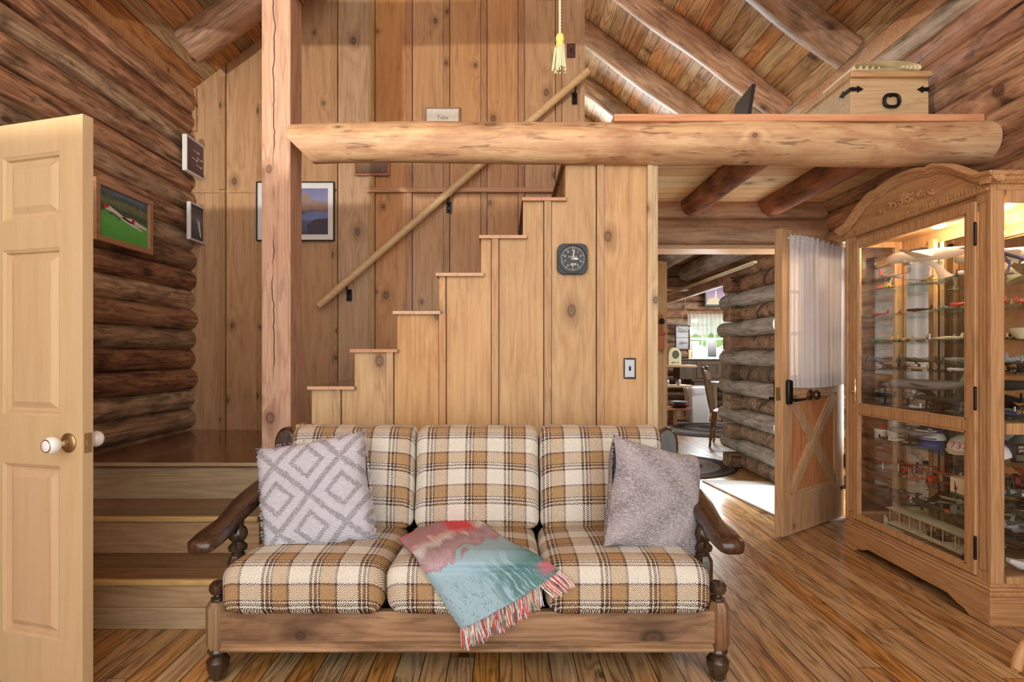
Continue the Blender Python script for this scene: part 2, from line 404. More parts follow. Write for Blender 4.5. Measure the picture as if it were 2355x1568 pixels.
def throw():
    t = NT('tapestry_throw'); uv = t.co('UV'); s, v, _ = t.xyz(uv); o = t.co()
    n = t.noise(uv, 5.0, 4, .6, 1.2); n2 = t.noise(t.vec(t.mul(s, 14.0), t.mul(v, 1.5), 0.0), 2.0, 4, .7)
    blue, teal, red, mau, wht = lin((150,184,200)), lin((40,104,98)), lin((190,66,80)), lin((146,110,124)), lin((206,204,204))
    sp = t.step(t.noise(o, 380.0, 2, .8), .45, .55)
    sk = t.mul(t.step(t.add(n2, t.mul(t.add(s, -.5), .3)), .44, .56), t.step(v, .4, .65))
    sk = t.mul(sk, t.step(s, .3, .6))
    col = t.mix(t.mul(sk, t.add(.7, t.mul(sp, .3))), blue, teal)
    gr = t.mul(t.step(t.m('ABSOLUTE', t.add(t.noise(t.vec(t.mul(s,3.0), t.mul(v, 1.3), 1.0), 4.0, 3, .5, 1.5), -.5)), .018, .006), t.mul(t.step(v, .45, .6), t.step(s, .55, .4)))
    col = t.mix(t.mul(gr, .7), col, lin((90,104,84)))
    vv = t.add(v, t.mul(t.add(n, -.5), .3))
    vv = t.add(vv, t.mul(s, .1))
    top = t.ramp(vv, [(0, red), (.10, mau), (.16, lin((176,90,104))), (.22, wht), (.26, mau), (.34, lin((178,140,152))), (.37, mau)], False)
    topm = t.mix(t.mul(sp, .35), top, wht)
    hot = t.mul(t.step(s, .45, .55), t.mul(t.step(s, .85, .75), t.step(v, .22, .15)))
    topm = t.mix(hot, topm, lin((208,62,70)))
    col = t.mix(t.step(vv, .385, .375), col, topm)
    pk = t.mul(t.step(s, .86, .95), t.step(t.m('ABSOLUTE', t.add(v, -.86)), .12, .06))
    col = t.mix(pk, col, lin((176,96,110)))
    col = t.mix(t.mul(sp, .14), col, wht)
    b = t.bsdf(Base_Color=col, Roughness=.9); b.inputs['Specular IOR Level'].default_value = .1
    t.put(b.inputs['Normal'], t.bump(t.noise(o, 300.0, 2, .7), .5, .002)); return t.mat
M['throw'] = throw()
def fringe():
    t = NT('fringe_yarn'); rn = t.n('TexWhiteNoise', {'W': t.m('FLOOR', t.mul(t.xyz(t.co('UV'))[0], 97.0))}, noise_dimensions='1D').outputs[0]
    col = t.ramp(rn, [(0, lin((206,82,84))), (.18, lin((104,140,126))), (.36, lin((228,224,228))), (.6, lin((206,202,150))), (.68, lin((98,90,88))), (.8, lin((214,206,212))), (.92, lin((214,96,90)))], True)
    t.bsdf(Base_Color=col, Roughness=.9); return t.mat
def art(name, stops, sc=6, hor=True, det=4):
    t = NT(name); g = t.co('Generated'); x, y, z = t.xyz(g)
    v = t.add(z, t.mul(t.add(t.noise(g, sc, det, .6, .8), -.5), .35))
    t.bsdf(Base_Color=t.ramp(v, [(p, lin(c)) for p, c in stops]), Roughness=.25); return t.mat
def rugm():
    t = NT('braided_rug'); x, y, z = t.xyz(t.co())
    r = t.m('SQRT', t.add(t.m('POWER', t.m('DIVIDE', x, 1.0), 2.0), t.m('POWER', t.m('DIVIDE', y, .62), 2.0)))
    col = t.ramp(r, [(0, lin((56,46,46))), (.2, lin((120,112,112))), (.38, lin((66,56,56))), (.55, lin((138,132,132))), (.72, lin((150,144,146))), (.78, lin((70,62,62))), (.9, lin((92,84,84))), (.96, lin((52,40,40)))], True)
    st = t.m('SINE', t.mul(r, 150.0))
    col = t.mix(t.mul(t.step(st, .3, 1.0), .4), col, lin((48,40,40)))
    b = t.bsdf(Base_Color=col, Roughness=.95); t.put(b.inputs['Normal'], t.bump(st, .5, .01)); return t.mat
M['mat'] = flat('pale_mat', (206,208,206), .95, noisy=.22, nsc=70)
# ================================================================= THE SETTING
BW, SW = 4.18, 2.83          # back wall, stair side wall
XL, XR = -2.46, 2.53
def roofz(x): return 5.2 - .75*abs(x-.07)
mb = MB(); mb.box((-3,-1.5,-.05),(6,10.8,0)); struct('floor', mb, M['floor'], smooth=0)
def log_run(mb, x, y0, y1, z, r, seed, bulge=1.0, n=14, jit=.07):
    k = max(2, int((y1-y0)/.22)); pts = []; rad = []
    for i in range(k+1):
        y = y0+(y1-y0)*i/k
        wob = .008*noise.noise(Vector((seed*3.1, y*.7, 0)))
        pts.append((x+wob, y, z)); rad.append(r*(1+.05*noise.noise(Vector((seed, y*.6, 9)))))
    mb.tube(pts, rad, n, jit=jit, seed=seed)
# left log wall
mb = MB()
for k in range(22):
    z = .0775+.155*k
    log_run(mb, XL-.06+.012*math.sin(k*2.3), -1.5, BW+.02+.05*abs(math.sin(k*1.7)), z, .083, k+1)
mb.box((XL-.16,-1.5,0),(XL-.055,BW+.02,3.35))
struct('wall_left', mb, M['logL'])
# right log wall with the entry opening y 3.87..4.74
mb = MB()
for k in range(22):
    z = .0775+.155*k; x = XR+.07+.012*math.sin(k*1.9)
    if z < 2.03:
        log_run(mb, x, -1.5, 3.84, z, .083, k+40)
        log_run(mb, x, 4.76, 5.52 if k % 2 else 5.98, z, .083, k+80) if False else None
    else: log_run(mb, x, -1.5, 9, z, .083, k+40)
mb.box((XR+.065,-1.5,0),(XR+.15,3.82,3.3)); mb.box((XR+.065,3.8,2.03),(XR+.15,9,3.3))
struct('wall_right', mb, M['logR'])
# weathered log wall beyond the entry door, its corner of crossed logs
mb = MB(); mx = MB()
for k in range(13):
    z = .0775+.155*k; x = 2.52+.015*math.sin(k*1.9)
    if k % 2: log_run(mb, x, 4.76, 6.02, z, .084, k+80)
    else:
        log_run(mx, x+.02, 4.76, 5.6, z, .08, k+80)
        p = [Vector((2.37,5.62,z)), Vector((2.7,5.62,z)), Vector((4.6,5.62,z))]
        mx.rings([[q+Vector((0,a*.105,b*.076)) for a,b in ((-1,-.7),(-.7,-1),(.7,-1),(1,-.7),(1,.7),(.7,1),(-.7,1),(-1,.7))] for q in p])
struct('wall_entry', mb, M['glog']); struct('wall_corner', mx, M['xlog'])
mb = MB(); mb.box((2.62,5.68,.0),(4.7,5.78,2.06)); struct('wall_dining', mb, M['xlog'], smooth=0)
M['batshade'] = flat('batten_shade', (58,36,22), .8)  # dark strip painted in for the shadow line beside each batten
# back wall of boards and battens
def board_wall(name, poly, y0, y1, seams, mat, bwid=.045, bth=.018, clip=None, extra=None):
    mb = MB(); mb.prism(poly, lambda a,b,t: Vector((a,t,b)), y0, y1)
    for s in seams:
        mb.mi = 1
        for z0, z1 in clip(s): mb.box((s-bwid, y0-bth, z0), (s, y0+.004, z1))
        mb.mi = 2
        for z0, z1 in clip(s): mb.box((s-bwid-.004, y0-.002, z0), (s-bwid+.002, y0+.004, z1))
    mb.mi = 0
    if extra: extra(mb)
    return struct(name, mb, [mat, M['batstair'] if mat == M['bstair'] else M['batback'], M['batshade']], smooth=0)
seams = [.45-.295*k for k in range(-1, 10)]
poly = [(XL-.08,0),(.636,0),(.636,roofz(.636)),(.07,5.2),(XL-.08,roofz(XL-.08))]
def cl(s):
    s = min(s, .636)
    zs = 1.2+377*BW/F
    return [(0, 2.48), (2.502, roofz(s)-.1)]
def ex(mb):
    mb.box((XL,BW-.012,2.478),(-1.95,BW,2.488))
    mb.box((XL,BW-.02,roofz(XL)-.34),(XL+.03,BW,3.3))
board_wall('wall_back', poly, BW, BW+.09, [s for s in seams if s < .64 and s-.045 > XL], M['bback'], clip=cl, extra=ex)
mb = MB(); mb.box((-1.08,BW-.04,2.475),(.47,BW-.004,2.512)); struct('trim_6', mb, M['trimx'], smooth=0, bev=.003)
mb = MB(); mb.box((.636,BW,0),(1.2,BW+.09,2.4)); struct('wall_hall', mb, M['bback'], smooth=0)
# stair side wall (stepped)
ST = [(710,888),(807,803),(905,716),(1003,629),(1102,543),(1200,457),(1290,372)]
def sx(px): return (px-VX)*SW/F
def sz(py): return H-(py-VY)*SW/F
poly = [(-1.12,0),(.79,0),(.79,2.232)]
edges = [717,816,914,1010,1106,1203,1300]; tops = [893,808,721,634,548,462,377]
prev = None
pts = []
for i in range(6,-1,-1):
    pts.append((sx(edges[i]), sz(tops[i])))
    nz = sz(tops[i-1]) if i else sz(976)
    pts.append((sx(edges[i]), nz))
poly += pts + [(-1.12, sz(976))]
def top_at(x):
    z = sz(976)
    for e, t in zip(edges, tops):
        if x > sx(e): z = sz(t)
    return z
def cl(s): return [(0, top_at(s-.05)-.002)]
def ex(mb): pass
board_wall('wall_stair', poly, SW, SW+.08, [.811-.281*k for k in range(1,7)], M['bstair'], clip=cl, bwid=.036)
mb = MB(); mb.box((.79,SW-.012,0),(.82,SW+.09,2.232)); mb.box((.762,SW-.022,0),(.79,SW,2.232)); struct('trim_1', mb, M['trimw'], bev=.002, smooth=0)
mb = MB(); mb.box((.74,SW+.085,0),(.815,BW,2.38)); struct('wall_closet', mb, M['bstair'], smooth=0)
# roof
mb = MB()
for sgn in (-1, 1):
    xe = .07+sgn*2.85
    mb.prism([(.07,5.2),(xe,roofz(xe)),(xe,roofz(xe)+.06),(.07,5.26)], lambda a,b,t: Vector((a,t,b)), -1.5, 8.6)
struct('ceiling', mb, M['roof'], smooth=0)
mb = MB()
mb.box((.6,2.86,2.405),(2.62,7.2,2.43)); struct('ceiling_loft', mb, M['deck'], smooth=0)
mb = MB(); mb.box((.6,7.2,2.405),(2.62,8.6,2.43)); mb.box((2.62,5.6,2.6),(6,10.8,2.65)); mb.box((1.2,8.6,2.75),(2.62,10.8,2.8)); mb.box((1.0,8.6,2.43),(2.62,8.65,2.78)); struct('ceiling_dining', mb, M['deck'], smooth=0)
# fascia where the roof meets the walls
mb = MB(); mb.box((XL-.02,-1.5,3.2),(XL+.01,BW,3.335)); struct('trim_2', mb, M['trimw'], smooth=0)
mb = MB(); mb.box((XR-.01,-1.5,3.22),(XR+.03,8.6,3.35)); struct('trim_3', mb, M['trimx'], smooth=0)
# far gable wall of the loft with a window opening
mb = MB()
mb.box((-2.6,8.5,0),(1.0,8.6,3.2)); mb.box((1.0,8.5,2.43),(2.7,8.6,2.6)); mb.prism([(-2.6,3.2),(.2,3.2),(.2,5.2),(-2.6,3.4)], lambda a,b,t: Vector((a,t,b)), 8.5, 8.6)
mb.prism([(1.6,2.6),(2.7,2.6),(2.7,3.2),(1.6,4.1)], lambda a,b,t: Vector((a,t,b)), 8.5, 8.6)
struct('wall_gable', mb, M['bback'], smooth=0)
# header beam over the hall opening and the opening's lining
t = root('header_log', 'heavy horizontal header log over the hall opening under the loft', 'beam', (1.9,BW,2.2))
mb = MB()
mb.rings([[Vector((x, BW+.09-.11*a, 2.175+b)) for a,b in ((-1,-.115),(.7,-.115),(1,-.07),(1.1,0),(1,.06),(.75,.1),(-1,.1))] for x in (1.19,1.6,2.0,2.55)])
mk('log', mb, M['header'], t, True, smooth=1)
mb = MB(); mb.rings([[Vector((x, BW+.09-.11*a, 2.335+b)) for a,b in ((-1,-.06),(.8,-.06),(1,-.03),(1,.05),(.9,.07),(-1,.07))] for x in (1.19,1.6,2.0,2.55)]); mk('upper_log', mb, M['header'], t, True, smooth=1)
mb = MB(); mb.box((1.19,BW-.03,2.03),(2.54,BW+.2,2.06)); mk('lining_board', mb, M['trimx'], t, True)
# kitchen lintel, partition, far wall
t = root('lintel_logs', 'dark hewn lintel over the far kitchen opening', 'beam', (2.2,7.1,2.1))
mb = MB(); mb.box((1.2,7.1,2.11),(2.62,7.3,2.25)); mb.box((1.2,7.1,2.255),(2.62,7.3,2.4)); mk('logs', mb, M['xlog'], t, True, bev=.01)
mb = MB(); mb.box((1.2,7.08,2.07),(2.62,7.3,2.108)); mk('lining_board', mb, M['trimx'], t, True)
mb = MB(); mb.box((1.2,6.05,0),(1.815,6.13,2.27)); struct('wall_kitchen', mb, M['bstair'], smooth=0)
mb = MB(); mb.box((1.815,6.03,0),(1.86,6.15,2.26)); mb.box((1.2,6.03,2.235),(1.815,6.05,2.27)); struct('trim_4', mb, M['trimw'], smooth=0, bev=.003)
mb = MB()
wy = 10.4
def far_seg(x0, x1, z): 
    k = int(z*10); mb.tube([(x0,wy+.07,z),((x0+x1)/2,wy+.07,z),(x1,wy+.07,z)], .087, 12, jit=.05, seed=k)
FX0, FX1, FZ0, FZ1 = 3.62, 4.47, 1.02, 1.98
for k in range(18):
    z = .08+.16*k
    if FZ0-.06 < z < FZ1+.06: far_seg(1.2, FX0, z); far_seg(FX1, 6, z)
    else: far_seg(1.2, 6, z)
mb.box((1.2,wy+.08,0),(FX0,wy+.18,3)); mb.box((FX1,wy+.08,0),(6,wy+.18,3)); mb.box((FX0,wy+.08,0),(FX1,wy+.18,FZ0)); mb.box((FX0,wy+.08,FZ1),(FX1,wy+.18,3))
struct('wall_far', mb, M['farlog'])
mb = MB(); mb.box((1.2,wy-.04,0),(6,wy,.16)); struct('baseboard_far', mb, M['trimx'], smooth=0)
mb = MB(); mb.box((5.9,5.6,0),(6,10.6,2.7)); mb.box((1.1,6.1,0),(1.2,10.6,2.8)); struct('wall_side', mb, M['farlog'], smooth=0)
# kitchen window
wn = root('window_1', None, None, (0,0,0)); props(wn, kind='structure')
mb = MB(); wyy = wy+.06
def rectframe(mb, x0,x1,z0,z1,y0,y1,w):
    mb.box((x0,y0,z0),(x0+w,y1,z1)); mb.box((x1-w,y0,z0),(x1,y1,z1)); mb.box((x0+w,y0,z0),(x1-w,y1,z0+w)); mb.box((x0+w,y0,z1-w),(x1-w,y1,z1))
rectframe(mb, FX0,FX1,FZ0,FZ1,wy-.03,wy+.1,.045)
mk('window_frame', mb, M['trimw'], wn)
mb = MB(); rectframe(mb, FX0+.045,FX1-.045,FZ0+.045,1.52,wyy-.02,wyy+.01,.03); rectframe(mb, FX0+.045,FX1-.045,1.5,FZ1-.045,wyy,wyy+.03,.03)
for i in (1,2):
    xx = FX0+.045+(FX1-FX0-.09)*i/3; mb.box((xx-.009,wyy-.01,FZ0+.05),(xx+.009,wyy+.02,FZ1-.05))
mb.box((FX0+.05,wyy,1.73),(FX1-.05,wyy+.02,1.75)); mb.box((FX0+.05,wyy,1.26),(FX1-.05,wyy+.02,1.28))
mk('sash', mb, M['white'], wn)
mb = MB(); mb.box((FX0+.05,wyy+.012,FZ0+.05),(FX1-.05,wyy+.016,FZ1-.05)); mk('pane', mb, M['glass'], wn)
# trees and lawn seen outside, far away
for i, (x, y, z, r) in enumerate([(3.0,17,2.2,1.4),(6.6,19,2.9,1.8),(10.4,17,2.0,1.5),(10.5,6.5,1.8,1.6)]):
    t = root('tree', 'leafy green tree outside the %s' % ['kitchen window, leftmost', 'kitchen window, tallest', 'kitchen window, rightmost', 'entry door opening'][i], 'tree', (x,y,0))
    mb = MB()
    for k in range(60):
        a = R.uniform(0,2*PI); u = R.uniform(-1,1); rr = r*R.uniform(.55,1)
        mb.ball((rr*math.cos(a)*math.sqrt(1-u*u), rr*math.sin(a)*math.sqrt(1-u*u), z+rr*u*.8), R.uniform(.2,.4)*r*.5, 6)
    mk('crown', mb, flat('leaves%d'%i, (176,204,150), .8, noisy=.35, nsc=3), t)
    mb = MB(); mb.tube([(0,0,0),(.05,0,z*.6),(0,0,z)],[.16,.12,.06],8); mk('trunk', mb, M['darkwood'], t)
mb = MB(); mb.box((3.2,-4,-.2),(30,40,-.12)); mb.box((-30,10.9,-.2),(3.2,40,-.12)); struct('floor_lawn', mb, flat('lawn', (186,208,150), .9, noisy=.2, nsc=2), smooth=0)

# ================================================================= TIMBERS
def capped_log(name, label, p0, p1, r0, r1, mat, group=None, cat='beam', seed=1, n=18, jit=.06, cut=0, flatend=.0):
    p0, p1 = Vector(p0), Vector(p1); d = p1-p0; L = d.length
    t = root(name, label, cat, p0, group=group)
    t.rotation_euler = d.to_track_quat('X', 'Z').to_euler()
    mb = MB(); k = max(3, int(L/.12)); P = [(L*i/k, .006*math.sin(i*.7+seed), .006*math.cos(i*.5+seed)) for i in range(k+1)]
    rr = [r0+(r1-r0)*i/k for i in range(k+1)]
    rr[0] *= .985; rr[-1] *= .985
    mb.tube(P, rr, n, jit=jit, seed=seed)
    if cut:
        for v in mb.bm.verts:
            if v.co.x < .3: 
                lim = cut(v.co)
                if v.co.x < lim: v.co.x = lim
    mk('log', mb, mat, t, smooth=1.0)
    return t
for i, y in enumerate([2.0,2.86,3.73,4.6,5.47,6.34,7.21,8.08]):
    lab = {1:'roof rafter log at the top right corner, nearest of those in view', 2:'mottled roof rafter log ending at the right eave above the chest', 3:'roof rafter log ending at the eave left of the chest',
           4:'roof rafter log passing behind the black frame in the loft', 5:'roof rafter log just right of the board wall in the loft', 6:'farthest dark roof rafter log low beside the board wall'}.get(i)
    if not lab: continue
    xe = 2.44; z0 = roofz(xe)-.1
    capped_log('log_rafter', lab, (xe, y, z0), (.07, y, roofz(.07)-.1), .115 if i<3 else .1, .11, M['rafter'], 'rafter logs on the right roof slope', seed=i)
capped_log('log_rafter', 'sawn-ended roof rafter log at the top left beside the post', (-2.24, 3.73, roofz(-2.24)-.11), (.07,3.73,5.08), .115, .11, M['rafter'], seed=31)
# tie beam above the frame, loft beam, joists
capped_log('tie_beam', 'round tie beam across the room above the post', (-2.4, 2.8, 3.23), (2.45, 2.8, 3.235), .12, .12, M['beam'], seed=5)
def cutf(co):
    return max(0, (-co.z-.01)*1.05) if co.z < -.01 else 0
bt = capped_log('loft_beam', 'thick peeled log beam running from the square post along the loft edge', (-1.115, 2.80, 2.322), (2.53, 2.80, 2.315), .1, .116, M['beam'], seed=3, n=24, jit=.05, cut=cutf)
mb = MB(); mb.box((.565,2.715,2.402),(2.47,2.86,2.438)); mb.box((2.37,2.82,2.438),(2.42,2.86,2.485)); props(mk('loft_edge_board', mb, M['trimx'], None, smooth=0, bev=.003), 'pinkish flat board capping the loft edge on top of the log beam', 'board')
for i, (x, lab, r) in enumerate([(1.49,'dark ceiling joist log under the loft, left one',.098),(2.10,'dark ceiling joist log under the loft, right one',.104)]):
    t = root('ceiling_joist', lab, 'beam', (x, 2.95, 2.385), group='joist logs under the loft')
    mb = MB(); log_run(mb, 0, 0, 1.2, 0, r, i+5, n=18); mk('log', mb, M['joist'], t, smooth=1)
for i, (x, lab) in enumerate([(1.98,'grey weathered ceiling log in the kitchen, left one'),(2.42,'grey weathered ceiling log in the kitchen beside the log wall')]):
    t = root('ceiling_joist', lab, 'beam', (x, 4.4, 2.37 if i==0 else 2.28), group='grey kitchen ceiling logs')
    mb = MB(); log_run(mb, 0, 0, 2.66 if i==0 else 2.62, 0, .11, i+9, n=18); mk('log', mb, M['glog'], t, smooth=1)
t = root('light_strip', 'long pale light strip fixed under the kitchen ceiling logs', 'light', (2.33,4.9,2.06))
mb = MB(); mb.box((-.02,0,-.012),(.02,3.6,.012)); mk('housing', mb, M['cream'], t, bev=.004)
mb = MB(); mb.tube([(0,.05,-.018),(0,3.55,-.018)], .006, 8); mk('tube', mb, M['white'], t)
mb = MB(); mb.box((-1.28,2.78,0),(-1.127,2.94,3.15))
o = mk('timber_post', mb, M['post'], smooth=0, bev=.006); props(o, 'rough sawn square timber post from floor to tie beam behind the sofa', 'post')

# ================================================================= STAIRCASE
stc = root('staircase', 'wooden staircase with dark treads, landing and flight climbing right behind the board wall', 'staircase', (-1.9, 2.32, 0))
RX = -1.215
ys = [2.32, 2.614, 2.92]; zs = [.216, .401, .606]; prevz = 0
for i in range(3):
    y = ys[i]; z = zs[i]
    mb = MB(); mb.box((XL+.0,y+.0,prevz),(RX,y+.03,z-.03)); mk('riser', mb, M['riser'], stc, True, bev=.002)
    if i < 2:
        mb = MB(); mb.box((XL-.02,y+.0,z-.028),(RX,ys[i+1]+.01,z)); mk('tread', mb, M['tread'], stc, True, bev=.002)
        mb = MB(); mb.box((XL-.02,y-.022,z-.026),(RX,y+.004,z+.0005)); mk('nosing', mb, M['nose'], stc, True, bev=.008)
    prevz = z
mb = MB(); mb.box((XL,2.305,0),(RX,2.32,.092)); mk('toe_board', mb, M['riser'], stc, True, bev=.003)
mb = MB(); mb.box((XL-.02,2.9,.578),(-1.0,BW,.606)); mk('landing', mb, M['landing'], stc, True, bev=.003)
mb = MB(); mb.box((XL-.02,2.89,.586),(RX,2.905,.6065)); mk('nosing', mb, M['riser'], stc, True, bev=.004)
allt = [(700,974)]+ST
for i, (px, py) in enumerate(allt):
    x0 = sx(px); z = sz(py); x1 = (sx(allt[i+1][0]) if i+1 < len(allt) else .62)+.03
    if i == len(allt)-1: z -= .004
    mb = MB(); mb.box((x0,SW-.022,z-.016),(x1,BW-.01,z)); mk('tread', mb, M['tread'] if i<9 else M['tread'], stc, True, bev=.0015)
    mb = MB(); n = 1 if i == 0 else 2
    for q in range(2):
        mb.box((x0+(x1-x0-.03)*q/2+.001,SW-.026,z-.0165),(x0+(x1-x0-.03)*(q+1)/2-.001 if q==0 else x1-.005,SW-.0215,z+.0005))
    mk('tread_end', mb, M['endgrain'], stc, True)
    if i+1 < len(allt):
        zz = sz(allt[i+1][1]); xx = sx(allt[i+1][0])+.022
        mb = MB(); mb.box((xx,SW+.082,z),(xx+.02,BW-.02,zz-.016)); mk('riser', mb, M['riser'], stc, True)
# handrail on the back wall
hr = root('handrail', 'round golden wooden handrail rising along the board wall on black brackets', 'handrail', W(735,700,4.08))
a, b = W(733,703,4.09), W(1352,163,4.09)
mb = MB(); mb.tube([a, a+(b-a)*.33, a+(b-a)*.66, b], .029, 16); mk('rail', mb, M['rail'], hr, True)
for px, py in ((797,660),(1030,455),(1324,200)):
    p = W(px,py-6,4.09); mb = MB()
    mb.tube([p+Vector((0,0,-.0)), p+Vector((0,.01,-.045)), p+Vector((0,.06,-.06)), p+Vector((0,.085,-.075))], .007, 8)
    mb.box((p.x-.02,4.155,p.z-.12),(p.x+.02,4.165,p.z-.03)); mb.ball((p.x,4.15,p.z-.045),.008,8); mb.ball((p.x,4.15,p.z-.105),.008,8)
    mk('bracket', mb, M['blackm'], hr, True)
# ================================================================= SOFA
sf = root('sofa', 'three-seat colonial sofa with brown plaid cushions and turned dark wood arms', 'sofa', (-.135,2.2,0))
SXL, SXR = -1.06, .79
def octblock(mb, x, y, z0, z1, r):
    def ring(z, q): return [Vector((x+q*math.cos(PI/8+PI/4*k)*1.08, y+q*math.sin(PI/8+PI/4*k)*1.08, z)) for k in range(8)]
    mb.rings([ring(z0,r*.8),ring(z0+.015,r),ring(z1-.02,r),ring(z1,r*.72)])
for s, x in ((-1,SXL),(1,SXR)):
    mb = MB(); octblock(mb, x, 1.955, .118, .292, .038)
    mk('front_post', mb, M['sofal'], sf, True)
    mb = MB(); mb.lathe([(.016,.29),(.025,.296),(.024,.302),(.014,.308),(.013,.313),(.025,.32),(.031,.334),(.03,.348),(.02,.36),(.004,.366)], (x,1.955,0), 20)
    mk('finial', mb, M['sofaw'], sf, True)
    for yy in (1.955, 2.58):
        mb = MB(); mb.lathe([(.020,0),(.030,.012),(.033,.03),(.040,.05),(.040,.072),(.028,.088),(.020,.094),(.034,.102),(.036,.11),(.03,.122)], (x,yy,0), 20)
        mk('leg', mb, M['sofaw'], sf, True)
    # arm support: block and turned spindle
    y = 2.10
    mb = MB(); octblock(mb, x, y, .16, .405, .034); mk('arm_block', mb, M['sofaw'], sf, True)
    mb = MB(); mb.lathe([(.022,.40),(.026,.41),(.020,.418),(.034,.425),(.036,.44),(.024,.452),(.021,.458),(.030,.466),(.037,.485),(.033,.505),(.02,.522),(.024,.535)], (x,y,0), 20)
    mk('arm_spindle', mb, M['sofaw'], sf, True)
    # curved arm paddle
    prof = [(1.845,.518,.034,.018),(1.862,.524,.047,.024),(1.92,.531,.052,.026),(1.99,.537,.049,.027),(2.03,.546,.040,.027),(2.07,.556,.043,.026),(2.16,.580,.052,.025),(2.28,.604,.050,.024),(2.4,.622,.042,.023),(2.54,.636,.034,.021)]
    rs = []
    for yy, zz, w, h in prof:
        r = []
        for k in range(16):
            a = 2*PI*k/16; ca, sa = math.cos(a), math.sin(a)
            e = .55
            r.append(Vector((x+s*.012+w*math.copysign(abs(ca)**e, ca), yy, zz+h*math.copysign(abs(sa)**e, sa))))
        rs.append(r)
    mb = MB(); mb.rings(rs); mk('arm', mb, M['sofaw'], sf, True, smooth=1.2)
    # rear post with rounded paddle top
    mb = MB(); out = []
    pr = [(-.042,0),(.042,0),(.042,.55),(.05,.70),(.052,.76)]+[(.052*math.cos(t), .775+.072*math.sin(t)) for t in [PI*q/10 for q in range(11)]]+[(-.052,.76),(-.05,.70),(-.042,.55)]
    mb.prism(pr, lambda a,b,t: Vector((x+a, t+.12*max(0,b-.4), b)), 2.50, 2.555)
    mk('rear_post', mb, M['sofaw'], sf, True, bev=.014, smooth=.9)
    # side rail
    mb = MB(); mb.box((x-.018,1.98,.14),(x+.018,2.53,.26)); mk('side_rail', mb, M['sofal'], sf, True, bev=.004)
mb = MB(); mb.box((SXL+.02,1.925,.145),(SXR-.02,1.955,.262)); mk('front_rail', mb, M['sofax'], sf, True, bev=.004)
mb = MB(); mb.prism([(1.902,.127),(1.898,.135),(1.904,.143),(1.912,.146),(1.912,.152),(1.93,.156),(1.95,.156),(1.95,.127)], lambda a,b,t: Vector((t,a,b)), SXL+.035, SXR-.035); mk('rail_molding', mb, M['sofax'], sf, True)
mb = MB(); mb.box((SXL+.03,1.96,.2),(SXR-.03,2.52,.25)); mk('seat_platform', mb, M['black'], sf, True)
mb = MB(); mb.box((SXL+.03,2.57,.30),(SXR-.03,2.60,.80)); mk('back_panel', mb, M['sofaw'], sf, True)
def cushion(name, x0, x1, prof_c, hw, nz, sag=0, seed=0, xf=None, crown=.02):
    """superellipse cushion: box (x0..x1, y0..y1, z0..z1) in local frame then transformed"""
    (y0,y1),(z0,z1) = prof_c, hw
    mb = MB(); cx, cy, cz = (x0+x1)/2, (y0+y1)/2, (z0+z1)/2; hx, hy, hz = (x1-x0)/2, (y1-y0)/2, (z1-z0)/2
    n = 26
    def sq(t):  # square-ish map
        return t
    faces = []
    import itertools
    r = min(hz, hy)*.62
    def pt(p):
        p = Vector(p)
        q = Vector((max(-hx+r, min(hx-r, p.x*hx)), max(-hy+r, min(hy-r, p.y*hy)), max(-hz+r, min(hz-r, p.z*hz))))
        d = Vector((p.x*hx, p.y*hy, p.z*hz))-q
        v = q+(d.normalized()*r if d.length > 1e-6 else d)
        ax, ay, az = v.x/hx, v.y/hy, v.z/hz
        thin = 'z' if hz < hy else 'y'
        if thin == 'z': v.z += crown*(1-ax*ax)*(1-ay*ay)*(1 if az>0 else -.3)*abs(az)
        else: v.y -= crown*(1-ax*ax)*(1-az*az)*(1 if ay<0 else -.3)*abs(ay)
        v += Vector((.004,.004,.004))*noise.noise(v*7+Vector((seed*5,0,0)))
        v += Vector((cx,cy,cz))
        return xf(v) if xf else v
    def side(ax, sg):
        o = [i for i in range(3) if i != ax]
        def f(u, v):
            def ez(t):  # denser at edges
                t = t*2-1; return math.copysign(1-(1-abs(t))**1.5, t)
            p = [0,0,0]; p[ax] = sg; p[o[0]] = ez(u); p[o[1]] = ez(v); return pt(p)
        return f
    for ax in range(3):
        for sg in (-1,1): mb.grid(n, n, side(ax, sg))
    bmesh.ops.remove_doubles(mb.bm, verts=mb.bm.verts[:], dist=.0004)
    return mb
xs = [-1.022, -.432, .145, .748]
for i in range(3):
    def xf(v):
        t = (v.y-1.87)/.55
        return Vector((v.x*(1-.02*t) , v.y, v.z-.022*max(0,t)))
    mb = cushion('', xs[i]+.003, xs[i+1]-.003, (1.868,2.42), (.263,.452), 1, seed=i, xf=xf, crown=.022)
    mk('seat_cushion', mb, M['plaid'], sf, True, smooth=2)
bx = [-.975, -.402, .158, .722]
for i in range(3):
    x0, x1 = bx[i]+.003, bx[i+1]-.003
    cxx = (x0+x1)/2
    def xf(v, cxx=cxx, i=i):
        z = v.z; 
        return Vector((cxx+(v.x-cxx)*(1.0 if i==1 else 1.0), v.y+.2*(z-.43), z))
    mb = cushion('', x0, x1, (2.30,2.445), (.428,.868), 1, seed=i+7, xf=xf, crown=.03)
    mk('back_cushion', mb, M['plaid'], sf, True, smooth=2)
